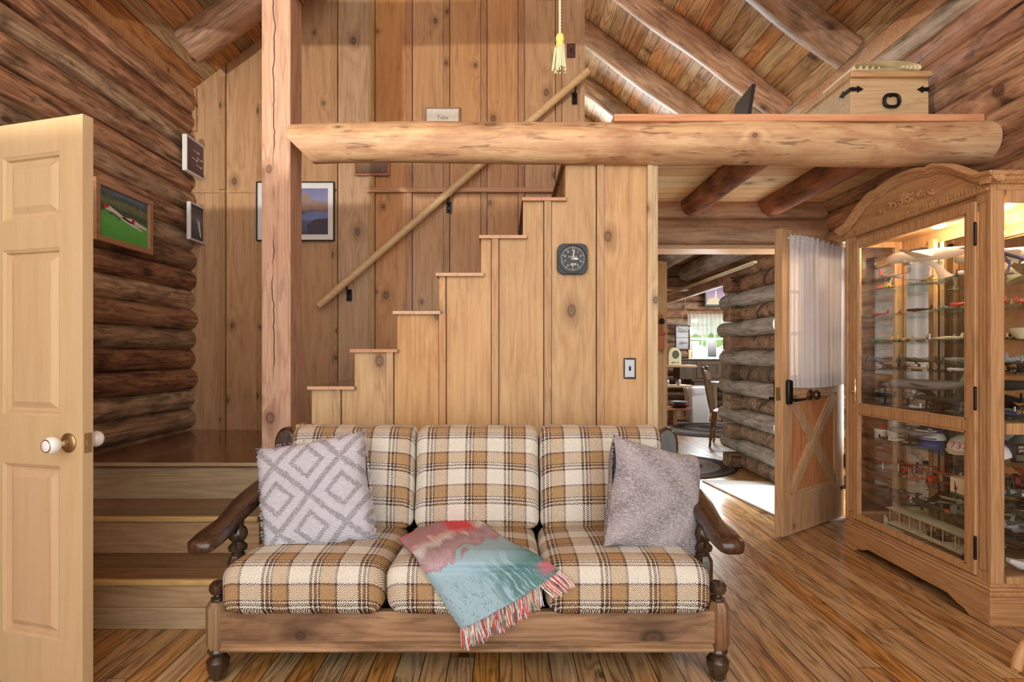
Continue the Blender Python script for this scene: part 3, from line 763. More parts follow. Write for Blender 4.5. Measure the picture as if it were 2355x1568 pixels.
# scatter pillows
def pillow(name, label, mat, size, th, loc, rot, seed, fringe_side=True):
    t = root(name, label, 'pillow', loc, rot=rot)
    mb = MB(); n = 28
    def shp(sg):
        def f(u, v):
            a, b = u*2-1, v*2-1
            k = (1-a**4)*(1-b**4); 
            pinch = 1-.07*(1-abs(a)**2)*(abs(b)**6) ; pinch2 = 1-.07*(1-abs(b)**2)*(abs(a)**6)
            x, z = a*size/2*pinch2, b*size/2*pinch
            y = sg*th/2*max(0, k)**.45
            w = .018*noise.noise(Vector((x*5+seed, z*5, sg)))
            return Vector((x+w, y+w*k, z+.006*noise.noise(Vector((x*12,z*12,seed)))))
        return f
    mb.grid(n, n, shp(-1)); mb.grid(n, n, shp(1))
    bmesh.ops.remove_doubles(mb.bm, verts=mb.bm.verts[:], dist=.001)
    mk('cover', mb, mat, t, smooth=2)
    mb = MB()
    rr = random.Random(seed)
    for k in range(420 if fringe_side else 160):
        s = rr.choice((-1,1)); z = rr.uniform(-1,1)*size/2
        if rr.random() < .25: 
            p = Vector((rr.uniform(-1,1)*size/2, 0, s*size/2*.97)); d = Vector((rr.uniform(-.4,.4), rr.uniform(-.5,.5), s))
        else:
            p = Vector((s*size/2*.965, rr.uniform(-.004,.004), z)); d = Vector((s, rr.uniform(-.6,.6), rr.uniform(-.6,.6)))
        d *= rr.uniform(.004,.010 if fringe_side else .006)
        mb.tube([p, p+d*.6, p+d+Vector((0,0,-.002))], [.0016,.0016,.0008], 4)
    o = mk('tufted_edge', mb, mat, t); o['kind'] = 'stuff'
    return t
pillow('throw_pillow', 'white tufted pillow with grey diamond lattice at the left end of the sofa', M['pilL'], .455, .17, (-.775,2.17,.628), (.0-.26, math.radians(-9), .08), 3)
pillow('throw_pillow', 'mottled grey heather pillow tilted at the right end of the sofa', M['pilR'], .43, .16, (.605,2.14,.622), (-.28, math.radians(15.5), .34), 8, False)
# folded throw
th = root('throw_blanket', 'folded teal and red tapestry throw with fringe lying across the middle seat', 'blanket', (.0,1.95,.46))
Lp = [(916,1240),(950,1275),(985,1330),(1010,1370),(1032,1405),(1060,1446)]
Rp = [(1098,1196),(1142,1226),(1188,1258),(1225,1274),(1258,1288),(1285,1312)]
def lerp_path(P, t):
    t *= len(P)-1; i = min(int(t), len(P)-2); f = t-i
    return (P[i][0]*(1-f)+P[i+1][0]*f, P[i][1]*(1-f)+P[i+1][1]*f)
def seat_pt(px, py, lift):
    # on the cushion top (z .468 falling back) down to its rounded front edge, then hanging in front
    z = .470; d = (H-z)*F/(py-VY)
    for _ in range(4):
        z = .470-.03*max(0,(d-1.95)/.5)-.03*max(0,(1.93-d)/.06)**1.5 if d > 1.87 else .44
        d = (H-z)*F/(py-VY)
    if d < 1.885:
        d = 1.885-.03*min(1, (1.885-d)/.05)
        return W(px, py, d-lift)
    p = W(px, py, d); return p+Vector((0, -lift*.5, lift))
def thr(u, v, lift):   # u along A->B, v along A->D
    a = lerp_path(Lp, v); b = lerp_path(Rp, v)
    px = a[0]*(1-u)+b[0]*u; py = a[1]*(1-u)+b[1]*u
    # top edge bows upward
    py -= 14*math.sin(PI*u)*(1-v)**2
    py += 10*math.sin(PI*u)*v*v
    p = seat_pt(px, py, lift)
    p += Vector((0,-.002,.004))*noise.noise(Vector((u*4,v*5,2)))*2
    return p
mb = MB(); n = 34
def top(u, v):
    e = min(u, 1-u, v*1.2, 1)/.07; e = max(0, min(1, e)); l = .006+.022*math.sqrt(e)
    return thr(u, v, l)
mb.grid(n, n, top, uv=True); mb.grid(n, n, lambda u,v: thr(u, v, .002), uv=True)
bmesh.ops.remove_doubles(mb.bm, verts=mb.bm.verts[:], dist=.0003)
mk('cloth', mb, M['throw'], th, True, smooth=2)
mb = MB(); lay = mb.bm.loops.layers.uv.verify(); rr = random.Random(4)
N = 300
for k in range(N):
    u = (k+.5)/N
    b = thr(u, 1.0, .012); ins = thr(u, .93, .012)
    dr = (b-ins).normalized()
    ln = .064*rr.uniform(.85,1.15)
    sdx = rr.uniform(-.012,.012)
    if u > .8: p1 = b+Vector((.35*ln+sdx, -.012, -.25*ln)); p2 = b+Vector((.8*ln, -.02, -.62*ln))
    else: p1 = b+Vector((.1*ln+sdx*.5, -.006, -.5*ln)); p2 = b+Vector((.2*ln+sdx, -.004-rr.uniform(0,.008), -ln))
    n0 = len(mb.bm.faces)
    mb.tube([b, p1, p2], [.0017,.0018,.0014], 4)
    mb.bm.faces.ensure_lookup_table()
    for f in mb.bm.faces[n0:]:
        for l in f.loops: l[lay].uv = ((k+.5)/97.0, .5)
o = mk('fringe', mb, fringe(), th, True); o['kind'] = 'stuff'

# ================================================================= LEFT INTERIOR DOOR (open, foreground)
cA = Vector((-1.454,1.82,0)); dd = Vector((-.968,.252,0)).normalized(); nn = Vector((.252,.968,0)).normalized()
dl = root('door_1', None, None, cA, rot=(0,0,math.atan2(-dd.y,-dd.x))); props(dl, kind='structure')
# local: +x toward free edge (0 = free edge), y = thickness away from camera
def six_panel():
    mb = MB(); Wd, T = .80, .036
    cols = [(-.38,-.105),(-.70,-.43)]; rows = [(.195,.81),(.983,1.576),(1.682,1.912)]
    # slab with recessed frames: stiles, rails
    xs_ = [-.80,-.70,-.43,-.38,-.105,0]
    mb.box((-.105,0,.012),(0,T,2.03)); mb.box((-.43,0,.012),(-.38,T,2.03)); mb.box((-.80,0,.012),(-.70,T,2.03))
    for x0, x1 in cols:
        zz = [.012]+[v for r in rows for v in r]+[2.03]
        for i in range(0, len(zz), 2): mb.box((x0,0,zz[i]),(x1,T,zz[i+1]))
    return mb, cols, rows
mb, cols, rows = six_panel()
mk('slab', mb, M['doorL'], dl, smooth=0)
for x0, x1 in cols:
    for z0, z1 in rows:
        mb = MB()
        def rg(i, y): return [Vector((x0+i,y,z0+i)),Vector((x1-i,y,z0+i)),Vector((x1-i,y,z1-i)),Vector((x0+i,y,z1-i))]
        mb.rings([rg(0,.016),rg(.000,.001),rg(.010,.006),rg(.014,.016),rg(.026,.016),rg(.048,.005),rg(.05,.005)], caps=False)
        f = mb.bm.verts; v = [mb.bm.verts.new(p) for p in rg(.05,.005)]; mb.face(v)
        mb.rings([rg(0,.02),rg(0,.03)])
        mk('panel', mb, M['doorL'], dl, smooth=0)
kz = .893
mb = MB(); RY = Matrix.Rotation(PI/2, 4, 'X')   # lathe z -> -y
mb.lathe([(.034,0),(.034,.004),(.028,.008),(.013,.011),(.010,.02)], (-.062,0,kz), 24, RY); mk('rose', mb, M['brass'], dl)
knobp = [(.009,.012),(.009,.03),(.016,.034),(.026,.042),(.030,.055),(.028,.066),(.021,.074),(.018,.076)]
mb = MB(); mb.lathe(knobp+[(.004,.078)], (-.062,0,kz), 24, RY); mk('door_knob', mb, M['porcelain'], dl, smooth=1.2)
mb = MB(); mb.lathe([(.0215,.0735),(.0225,.0745),(.0215,.0755)], (-.062,0,kz), 24, RY); mk('knob_ring', mb, M['brass'], dl)
mb = MB(); mb.lathe([(.034,0),(.034,.004),(.013,.011)], (-.062,.036,kz), 24, Matrix.Rotation(-PI/2,4,'X')); mb.lathe(knobp+[(.004,.078)], (-.062,.036,kz), 24, Matrix.Rotation(-PI/2,4,'X')); mk('rear_knob', mb, M['porcelain'], dl, smooth=1.2)
mb = MB(); mb.box((-.001,.005,kz-.034),(.0015,.031,kz+.034)); mb.box((.0,.012,kz-.010),(.006,.026,kz+.012)); mb.ball((.0015,.018,kz+.025),.003,8); mb.ball((.0015,.018,kz-.025),.003,8)
mk('latch_plate', mb, M['brass'], dl)

# ================================================================= ENTRY DOOR (open, with curtain)
hg = Vector((2.50,3.885,0)); fe = Vector((1.803,3.42,0)); dv = (hg-fe).normalized()
WD = (hg-fe).length
dr = root('door_2', None, None, fe, rot=(0,0,math.atan2(dv.y,dv.x))); props(dr, kind='structure')
# local x 0..WD from free edge to hinge; +y = away from camera side
T = .055
mb = MB()
sw = .105
mb.box((0,0,.015),(sw,T,2.02)); mb.box((WD-sw,0,.015),(WD,T,2.02))
mb.box((sw,0,1.90),(WD-sw,T,2.02)); mb.box((sw,0,.93),(WD-sw,T,1.06)); mb.box((sw,0,.015),(WD-sw,T,.27))
mk('frame', mb, M['doorR'], dr, bev=.003, smooth=0)
mb = MB(); mb.box((sw,.02,.27),(WD-sw,T-.02,.93)); mk('lower_panel', mb, M['doorR'], dr, smooth=0)
mb = MB()
x0, x1, z0, z1 = sw, WD-sw, .27, .93; Ld = math.hypot(x1-x0, z1-z0); an = math.atan2(z1-z0, x1-x0)
def bar(mb, ang, y0):
    MM = Matrix.Translation(((x0+x1)/2, 0, (z0+z1)/2)) @ Matrix.Rotation(-ang, 4, 'Y')
    mb.box((-Ld/2+.03,y0,-.045),(Ld/2-.03,.02,.045), MM); mb.box((-Ld/2+.035,y0-.004,-.03),(Ld/2-.035,.01,.03), MM)
bar(mb, an, .006); bar(mb, -an, .008)
mk('cross_brace', mb, M['doorR'], dr, bev=.002, smooth=0)
mb = MB(); g = .022
for a,b,c,d_ in ((x0,x1,z0,z0+g),(x0,x1,z1-g,z1),(x0,x0+g,z0,z1),(x1-g,x1,z0,z1)): mb.box((a,.004,c),(b,.02,d_))
mk('panel_molding', mb, M['doorR'], dr, bev=.003, smooth=0)
mb = MB()
for i in (1,2): xx = sw+(WD-2*sw)*i/3; mb.box((xx-.011,.012,1.06),(xx+.011,.044,1.90))
for i in (1,2): zz = 1.06+.84*i/3; mb.box((sw,.013,zz-.011),(WD-sw,.043,zz+.011))
mk('muntins', mb, M['doorR'], dr, smooth=0)
mb = MB(); mb.box((sw,.026,1.06),(WD-sw,.03,1.90)); mk('pane', mb, M['glass'], dr)
# lock and lever
mb = MB(); mb.box((.03,-.028,.875),(.085,0,1.035)); mk('lock_plate', mb, M['blackm'], dr, bev=.012)
mb = MB(); mb.tube([(.058,-.02,.905),(.058,-.06,.905)], .011, 12); mb.tube([(.05,-.058,.905),(.12,-.06,.905),(.185,-.052,.905)], [.010,.009,.008], 10); mk('lever_handle', mb, M['blackm'], dr)
mb = MB(); mb.box((.03,T,.875),(.085,T+.028,1.035)); mk('lock_plate', mb, M['blackm'], dr, bev=.012)
mb = MB(); mb.tube([(.058,T+.02,.905),(.058,T+.06,.905)], .011, 12); mb.tube([(.05,T+.058,.905),(.17,T+.06,.905)], .009, 10); mk('lever_handle', mb, M['blackm'], dr)
mb = MB(); mb.box((-.002,.012,.90),(.001,.044,.985)); mk('latch_plate', mb, M['brass'], dr, bev=.001)
mb = MB(); mb.lathe([(.036,0),(.037,.006),(.03,.014),(.02,.018),(.019,.03),(.03,.036),(.032,.05),(.024,.06),(.004,.064)], (.345,0,.925), 24, RY); mk('round_knob', mb, flat('aged_bronze', (96,74,54), .35, .8), dr)
for z in (1.78, .42, .26):
    mb = MB(); mb.tube([(WD+.012,-.004,z-.05),(WD+.012,-.004,z+.05)], .008, 10); mb.box((WD-.05 if z < .3 else WD-.004,-.004,z-.045),(WD+.01,.0,z+.045) if z>.3 else (WD+.01,0,z-.02)); mk('hinge', mb, M['blackm'], dr)
# curtain hung on the door
ct = root('door_curtain', 'sheer white gathered curtain hanging over the entry door window', 'curtain', fe, rot=dr.rotation_euler)
mb = MB()
cu0, cu1, cz0, cz1 = .045, WD-.04, .985, 1.985
def cur(u, v):
    z = cz0+(cz1-cz0)*v
    amp = .012*(1-.35*v)+(.004 if v > .93 else 0)
    ph = 12*2*PI*u+1.5*math.sin(7*u)+.5*math.sin(3*v+u*9)
    x = cu0+(cu1-cu0)*u+.004*math.sin(ph*1.7)
    if v < .5: x += (.5-v)*.02*math.sin(u*PI*2)
    y = -.022+amp*math.sin(ph)
    zz = z+(.010*math.sin(ph*.9+1) if v > .985 else 0)-(1-v)*.012*math.sin(u*PI)
    return Vector((x, y, zz))
mb.grid(240, 34, cur); mk('cloth', mb, M['sheer'], ct, smooth=2)
mb = MB(); mb.tube([(cu0-.01,-.018,1.955),(cu1+.01,-.018,1.955)], .006, 8); mk('rod', mb, M['white'], ct)
# casing beside the opening
mb = MB(); mb.box((2.50,3.84,0),(2.70,3.87,2.06)); mb.box((2.50,4.74,0),(2.70,4.78,2.06)); mb.box((2.5,3.84,2.03),(2.7,4.78,2.065)); struct('trim_5', mb, M['trimw'], smooth=0)

# ================================================================= DISPLAY CABINET
CX, CY0, CY1, CB = 2.15, 2.33, 3.33, 2.50
cb = root('display_cabinet', 'tall oak curio cabinet with glass door, glass shelves and carved arched crown', 'cabinet', (2.33,2.83,0))
def cbox(name, a, b, mat, bev=.002, parent=None):
    mb = MB(); mb.box(a, b); return mk(name, mb, mat, parent or cb, True, bev=bev, smooth=0)
# plinth with shaped cutout
mb = MB()
pl = [(CY0,0),(CY0+.10,0),(CY0+.13,.02),(CY0+.17,.028),(CY0+.22,.05),(CY1-.22,.05),(CY1-.17,.028),(CY1-.13,.02),(CY1-.10,0),(CY1,0),(CY1,.13),(CY0,.13)]
mb.prism(pl, lambda a,b,t: Vector((t,a,b)), CX-.012, CX+.012)
mb.box((CX+.012,CY1-.012,0),(CB,CY1,.13))
mk('plinth', mb, M['oakx'], cb, True, bev=.003, smooth=0)
mb = MB(); 
mb.box((CX-.008,CY0-.004,.13),(CB,CY1,.15)); mb.box((CX-.002,CY0+.002,.15),(CB,CY1,.165)); mb.box((CX+.004,CY0+.008,.165),(CB,CY1,.185)); mk('base_molding', mb, M['oakx'], cb, True, bev=.004)
mb = MB(); mb.box((CX-.0115,CY0-.008,0),(CB,CY0+.012,.1295)); mk('end_plinth', mb, M['oak0'], cb, True, bev=.003, smooth=0)
# corner posts (fluted pilasters at the front corners)
for y0, y1 in ((CY0+.023,CY0+.075),(CY1-.07,CY1-.023)):
    mb = MB(); mb.box((CX+.012,y0,.185),(CX+.05,y1,1.93))
    for k in range(4):
        yy = y0+.008+(y1-y0-.016)*(k+.5)/4; mb.tube([(CX+.012,yy,.23),(CX+.012,yy,1.89)], .0055, 8)
    mb.box((CX+.004,y0-.004,.185),(CX+.055,y1+.004,.225)); mb.box((CX+.004,y0-.004,1.885),(CX+.055,y1+.004,1.93))
    mk('pilaster', mb, M['oak'], cb, True, smooth=.5)
for y in (CY0+.002, CY1-.022):
    mb = MB()
    mb.box((CX+.0,y,.185),(CX+.06,y+.02,1.93)); mb.box((CB-.05,y,.185),(CB,y+.025,1.93))
    mb.box((CX+.07,y,.185),(CB-.05,y+.025,.215)); mb.box((CX+.07,y,1.87),(CB-.05,y+.025,1.93)); mb.box((CX+.07,y,.845),(CB-.05,y+.025,.895))
    mk('side_frame', mb, M['oak'], cb, True, bev=.002, smooth=0)
    mb = MB(); mb.box((CX+.07,y+.01,.2),(CB-.04,y+.014,1.9)); mk('side_glass', mb, M['glass'], cb, True, smooth=0)
cbox('back_board', (CB-.008,CY0+.02,.18),(CB,CY1-.02,1.95), M['oak'])
cbox('mirror', (CB-.014,CY0+.035,.21),(CB-.009,CY1-.045,1.84), M['mirror'], 0)
for y in (CY0+.33, CY0+.69):
    mb = MB(); mb.box((CB-.045,y,.19),(CB-.02,y+.035,1.86))
    for z in [.25+.065*k for k in range(25)]: mb.ball((CB-.045,y+.017,z),.003,6)
    mk('shelf_standard', mb, M['oak'], cb, True, smooth=0)
cbox('bottom_board', (CX+.02,CY0+.02,.185),(CB-.01,CY1-.02,.2), M['oakx'])
cbox('ceiling_board', (CX+.02,CY0+.02,1.905),(CB-.01,CY1-.02,1.925), M['oakx'])
cbox('top_rail', (CX+.03,CY0+.03,1.85),(CX+.05,CY1-.03,1.93), M['oakx'])
SH = [1.584,1.43,1.27,1.112,.90,.70,.52,.37]
for z in SH: cbox('glass_shelf', (CX+.045,CY0+.045,z-.007),(CB-.03,CY1-.05,z), M['gshelf'], .001)
# lamp under the top
mb = MB(); mb.lathe([(.028,0),(.03,.01),(.02,.02)], (2.33,2.83,1.88), 16); mk('lamp', mb, M['bulb'], cb, True)
mb = MB(); mb.lathe([(.028,0),(.03,.01),(.02,.02)], (2.33,2.46,1.88), 16); mk('lamp', mb, M['bulb'], cb, True)
# door
D0, D1 = CY0+.078, CY1-.075
dk = mk('door', (lambda mb: (mb.box((CX-.004,D0,.192),(CX+.02,D0+.05,1.90)), mb.box((CX-.004,D1-.05,.192),(CX+.02,D1,1.90)), mb.box((CX-.004,D0+.05,.192),(CX+.02,D1-.05,.222)), mb.box((CX-.004,D0+.05,1.855),(CX+.02,D1-.05,1.90)), mb.box((CX-.004,D0+.05,.845),(CX+.02,D1-.05,.895)), mb)[-1])(MB()), M['oak'], cb, True, bev=.004, smooth=0)
mb = MB(); mb.box((CX+.006,D0+.045,.215),(CX+.010,D1-.045,1.86)); mk('door_glass', mb, M['glass'], dk, True, smooth=0)
mb = MB()
for a,b,c,d_ in ((D0+.05,D1-.05,.222,.232),(D0+.05,D1-.05,.835,.845),(D0+.05,D0+.06,.222,.845),(D1-.06,D1-.05,.222,.845),(D0+.05,D1-.05,.895,.905),(D0+.05,D1-.05,1.845,1.855),(D0+.05,D0+.06,.895,1.855),(D1-.06,D1-.05,.895,1.855)):
    mb.box((CX-.001,a,c),(CX+.012,b,d_))
mk('glazing_bead', mb, M['oak'], dk, True, bev=.002, smooth=0)
mb = MB(); hy = D1-.026
mb.lathe([(.001,-.075),(.006,-.06),(.003,-.04),(.009,-.02),(.011,0),(.009,.02),(.003,.04),(.006,.06),(.001,.075)], (CX-.006,hy,.98), 8); mb.ball((CX-.02,hy,.975),.010,10); mb.tube([(CX-.004,hy,.985),(CX-.02,hy,.975)],.004,6)
mk('handle', mb, M['brass'], dk, True)
for z in (1.75,1.0,.32):
    mb = MB(); mb.tube([(CX-.006,D0-.004,z-.045),(CX-.006,D0-.004,z+.045)],.006,8); mb.ball((CX-.006,D0-.004,z+.048),.007,8); mb.ball((CX-.006,D0-.004,z-.048),.007,8); mk('hinge', mb, M['blackm'], dk, True)
# crown: serpentine arch
def archz(t):   # t 0..1 over the length
    s = abs(t-.5)*2
    e = 1-s
    if e < .16: return .0+.012*(e/.16)
    q = (e-.16)/.84
    z = .012+.135*math.sin(min(1,q/.62)*PI/2)**1.15
    if q > .62: z += .022*math.sin((q-.62)/.38*PI/2)
    else: z += 0
    z -= .006*math.exp(-((q-.62)/.05)**2)
    return z
base = 1.965; n = 64
mb = MB()
pf = [(CY0+ (CY1-CY0)*i/n, base+archz(i/n)) for i in range(n+1)]
mb.prism([(CY0,1.925)]+pf+[(CY1,1.925)], lambda a,b,t: Vector((t,a,b)), CX-.005, CX+.025)
mb.box((CX+.026,CY0-.001,1.926),(CB,CY0+.03,1.985)); mb.box((CX+.026,CY1-.03,1.926),(CB,CY1,1.965)); mb.box((CX+.026,CY0+.031,1.926),(CB,CY1-.031,1.94))
mk('crown', mb, M['oakx'], cb, True, smooth=.3)
mb = MB()
def prof_sweep(path2, offs):
    rs = []
    for y, z in path2: rs.append([Vector((CX+dx, y, z+dz)) for dx, dz in offs])
    return rs
op = [(.02,-.01),(-.012,-.012),(-.018,-.004),(-.026,.0),(-.03,.012),(-.042,.018),(-.046,.03),(-.04,.036),(.02,.036)]
rs = prof_sweep([(CY0-.04+(CY1-CY0+.08)*i/n, base+archz(i/n)) for i in range(n+1)], op)
mb.rings(rs)
mb.rings([[Vector((x, CY0-.0-dy*-1, base+dz)) for dy, dz in [(dx,dz) for dx,dz in op]] for x in (CX-.035, CB)])
mk('crown_molding', mb, M['oakx'], cb, True, smooth=.5)
mb = MB()
for i in range(44): y = CY0+.05+(CY1-CY0-.1)*i/43; mb.box((CX-.014,y-.006,1.942),(CX-.004,y+.006,1.960))
mb.box((CX-.012,CY0+.01,1.93),(CX-.004,CY1-.01,1.941))
mk('dentil_molding', mb, M['oak'], cb, True, smooth=0)
# carved scrolls
mb = MB(); cy = (CY0+CY1)/2
def spiral(c, r, turns, sgn, a0, th0):
    pts = []; rad = []
    for i in range(22):
        t = i/21; a = a0+sgn*turns*2*PI*t; rr_ = r*(1-.85*t)
        pts.append((CX-.007, c[0]+rr_*math.cos(a), c[1]+rr_*math.sin(a)*.9)); rad.append(th0*(1-.6*t))
    return pts, rad
for sg in (-1,1):
    for (dy, dz, r, a0, tn) in ((.03,.0,.028,PI/2,1.1),(.075,-.012,.026,0,1.1),(.115,-.004,.024,PI/2,1.0),(.155,-.02,.02,0,1.1),(.19,-.016,.014,PI/2,.9),(.05,.026,.016,PI,.9)):
        p, r_ = spiral((cy+sg*dy, 2.025+dz), r, tn, sg, a0 if sg>0 else PI-a0, .0065); mb.tube(p, [q*1.35 for q in r_], 6)
    mb.tube([(CX-.006,cy+sg*.02,2.0),(CX-.01,cy+sg*.1,2.018),(CX-.006,cy+sg*.2,1.998),(CX-.006,cy+sg*.23,2.004)],[.004,.006,.005,.002],6)
for k in range(7):
    a = PI*(k+.5)/7; mb.tube([(CX-.006,cy,2.02),(CX-.014,cy+.026*math.cos(a),2.03+.02*math.sin(a)),(CX-.008,cy+.045*math.cos(a),2.03+.038*math.sin(a))],[.004,.008,.002],6)
mk('carving', mb, M['oakx'], cb, True, smooth=1)
# ================================================================= MODEL AIRCRAFT
def wingmesh(mb, x, z, span, c0, c1, sweep=0, dih=0, th=.012, half=None):
    for s in (-1,1):
        if half and s != half: continue
        rs = []
        for k in range(5):
            t = k/4; c = c0+(c1-c0)*t; y = s*span/2*t; xx = x-sweep*t; zz = z+dih*t; h = th*c0*(1-.5*t)*6
            if k == 4: c *= .8
            rs.append([Vector((xx+c*.5,y,zz)),Vector((xx+c*.25,y,zz+h*.5)),Vector((xx-c*.15,y,zz+h*.4)),Vector((xx-c*.5,y,zz)),Vector((xx-c*.1,y,zz-h*.3)),Vector((xx+c*.3,y,zz-h*.3))])
        mb.rings(rs)
def plane(label, loc, yaw, L, span, cf, cw, kind='prop', stand=0, pitch=0, roll=0, tailc=None, group='model aircraft on the cabinet shelves', gear=True, standc='black'):
    name = {'prop':'model_airplane','bi':'model_biplane','jet':'model_jet','liner':'model_airliner','heli':'model_helicopter'}[kind]
    t = root(name, label, 'model airplane', loc, yaw, group)
    cf, cw = M[cf], M[cw]; tc = M[tailc] if tailc else cf
    r = L*(.075 if kind != 'liner' else .055)
    hz = stand if stand else r*1.55
    X = Matrix.Translation((0,0,hz)) @ Matrix.Rotation(-pitch,4,'Y') @ Matrix.Rotation(roll,4,'X')
    def fin(nm, mb, m, **k):
        mb.bm.transform(X); return mk(nm, mb, m, t, **k)
    # fuselage
    if kind == 'liner': pr = [(-.5,.12,.5),(-.46,.3,.45),(-.3,.8,.12),(-.15,1,0),(.3,1,0),(.42,.92,-.03),(.47,.7,-.1),(.5,.15,-.25)]
    elif kind == 'jet': pr = [(-.5,.55,0),(-.3,.8,0),(0,1,0),(.2,.9,.05),(.35,.55,0),(.5,.06,-.1)]
    else: pr = [(-.5,.15,.25),(-.3,.45,.15),(-.05,.85,.08),(.2,1,0),(.38,1,0),(.46,.85,0),(.5,.3,0)]
    mb = MB(); rs = []
    for x, q, dz in pr: rs.append([Vector((x*L, r*q*math.cos(2*PI*k/10)*.85, r*dz+r*q*math.sin(2*PI*k/10))) for k in range(10)])
    mb.rings(rs); fin('fuselage', mb, cf, smooth=1.2)
    mb = MB()
    if kind == 'liner': wingmesh(mb, .04*L, -.4*r, span, .2*L, .06*L, .22*L, .05*L, .01)
    elif kind == 'jet': wingmesh(mb, -.05*L, -.1*r, span, .38*L, .1*L, .16*L, 0, .006)
    elif kind == 'bi':
        wingmesh(mb, .2*L, r*2.1, span, .2*L, .19*L, 0, 0, .008); wingmesh(mb, .16*L, -.7*r, span*.96, .19*L, .18*L, 0, .01*L, .008)
    else: wingmesh(mb, .16*L, -.45*r, span, .25*L, .13*L, .02*L, .045*L, .011)
    fin('wing', mb, cw, smooth=.8)
    if kind == 'bi':
        for s in (-1,1):
            for yy in (.12,.36):
                for xx in (.24,.13):
                    mb = MB(); mb.tube([(xx*L,s*yy*span,-.6*r),((xx+.03)*L,s*yy*span,2.1*r)], .0016+.01*r, 5)
                    fin('strut', mb, M['white'] if cw == M['red'] else M['balsa'])
    mb = MB(); wingmesh(mb, -.44*L, .3*r, span*.34, .12*L, .07*L, .04*L if kind!='bi' else 0, 0, .008)
    mb.prism([(-.5*L,.3*r),(-.38*L,.3*r),(-.45*L,2.6*r),(-.51*L,2.6*r)], lambda a,b,q: Vector((a,q,b)), -.003, .003)
    fin('tail', mb, tc, smooth=0)
    if kind in ('prop','bi'):
        mb = MB(); mb.ball((.51*L,0,0), r*.35, 8, (1.4,1,1))
        a = R.uniform(0,PI)
        for s in (0,PI): 
            d = Vector((0,math.cos(a+s),math.sin(a+s))); mb.tube([Vector((.51*L,0,0)), Vector((.515*L,0,0))+d*r*1.2, Vector((.51*L,0,0))+d*r*2.3], [.0015,.12*r+.001,.001], 6, flat=.4)
        fin('propeller', mb, M['black'])
        mb = MB(); mb.ball((.08*L,0,r*.9), r*.5, 8, (2.0,.8,.8)); fin('canopy', mb, M['grey'] if kind=='prop' else M['black'])
        if gear and not stand:
            for s in (-1,1):
                mb = MB(); c = Vector((.22*L,s*.09*span,-r*1.15))
                mb.tube([c+Vector((0,-.18*r,0)),c+Vector((0,.18*r,0))], r*.4, 12); mb.tube([c,c+Vector((0,-s*.02*L,r*.9))],.12*r,6); fin('wheel', mb, M['black'])
    elif kind == 'liner':
        for s in (-1,1):
            mb = MB(); mb.tube([(.02*L,s*span*.17,-r*1.3),(.10*L,s*span*.17,-r*1.3)], [r*.32,r*.42], 12); fin('engine', mb, M['silver'])
    else:
        mb = MB(); mb.ball((.25*L,0,r*.7), r*.42, 8, (2.4,.8,.8)); fin('canopy', mb, M['black'])
    if stand:
        mb = MB(); mb.lathe([(L*.13,0),(L*.125,.004),(.01,.006),(.004,.008)], (0,0,0), 16, Matrix.Scale(1,4))
        mb.tube([(0,0,.004),(-.01,0,stand*.5),(.012,0,stand-r*.7)], [.006,.005,.004], 8)
        if kind == 'liner' and L > .5:
            mb.tube([(-.10,0,.003),(-.085,0,stand*.25),(-.04,0,stand*.6),(.03,0,stand-r*.9),(.06,0,stand-r*.8)], [.05,.026,.017,.012,.008], 12, up=(0,1,0), flat=.45)
        mk('stand', mb, M[standc], t)
    return t
PN = PI/2
# top glass shelf (z 1.584)
z0 = SH[0]
t = plane('large white airliner model on a curved stand on the top cabinet shelf', (2.30,2.86,z0), PN+.05, .58, .5, 'white','white','liner', .155, .10, 0, 'navy', standc='white')
plane('grey twin jet airliner model at the far end of the top cabinet shelf', (2.30,3.14,z0), PN-1.1, .24, .22, 'silver','silver','liner', .085, .06, 0, 'red', standc='white')
plane('red and white biplane model at the near end of the top cabinet shelf', (2.28,2.55,z0), PN+.9, .14, .18, 'white','red','bi')
plane('pale yellow model airplane lying low at the middle of the top shelf', (2.25,2.80,z0), PN-.4, .17, .22, 'cream','cream','prop')
for i,(x,y,c) in enumerate([(2.235,3.14,'orange'),(2.235,3.07,'yellow')]):
    t = root('toy_car', ['tiny orange toy car at the far end of the top cabinet shelf','tiny yellow toy truck beside the orange toy car on the top shelf'][i], 'toy', (x,y,z0), .3)
    mb = MB(); mb.box((-.022,-.011,.006),(.022,.011,.018)); mb.box((-.014,-.010,.018),(.010,.010,.028)); mk('body', mb, M[c], t, bev=.003)
    for a in (-.013,.013): mb = MB(); mb.tube([(a,-.012,.007),(a,.012,.007)],.007,10); mk('wheels', mb, M['black'], t)
plane('blue and white swept jet model on the top shelf near the end glass', (2.40,2.52,z0), 2.3, .2, .16, 'navy','white','jet', .1, .5, .3, 'red', standc='navy')
# shelf of small red racers (1.43)
z0 = SH[1]
labs = ['tiny red and white racer model, farthest on the second shelf','small orange racer model beside the farthest red one on the second shelf','small black and red model airplane midway along the second shelf','small silver model with a raised wing on the second shelf','slim red racer model at the near end of the second shelf']
for i,(y,cf,cw,L) in enumerate([(3.16,'red','white',.10),(3.03,'orange','orange',.10),(2.86,'black','red',.11),(2.72,'silver','cream',.11),(2.57,'red','orange',.13)]):
    plane(labs[i], (2.25+.02*(i%2),y,z0), PN+(-1)**i*(.3+.2*i), L, L*1.05, cf, cw, group='small racers on the second shelf')
plane('red and white biplane model by the end glass on the second shelf', (2.42,2.46,z0), .4, .13, .15, 'red','white','bi')
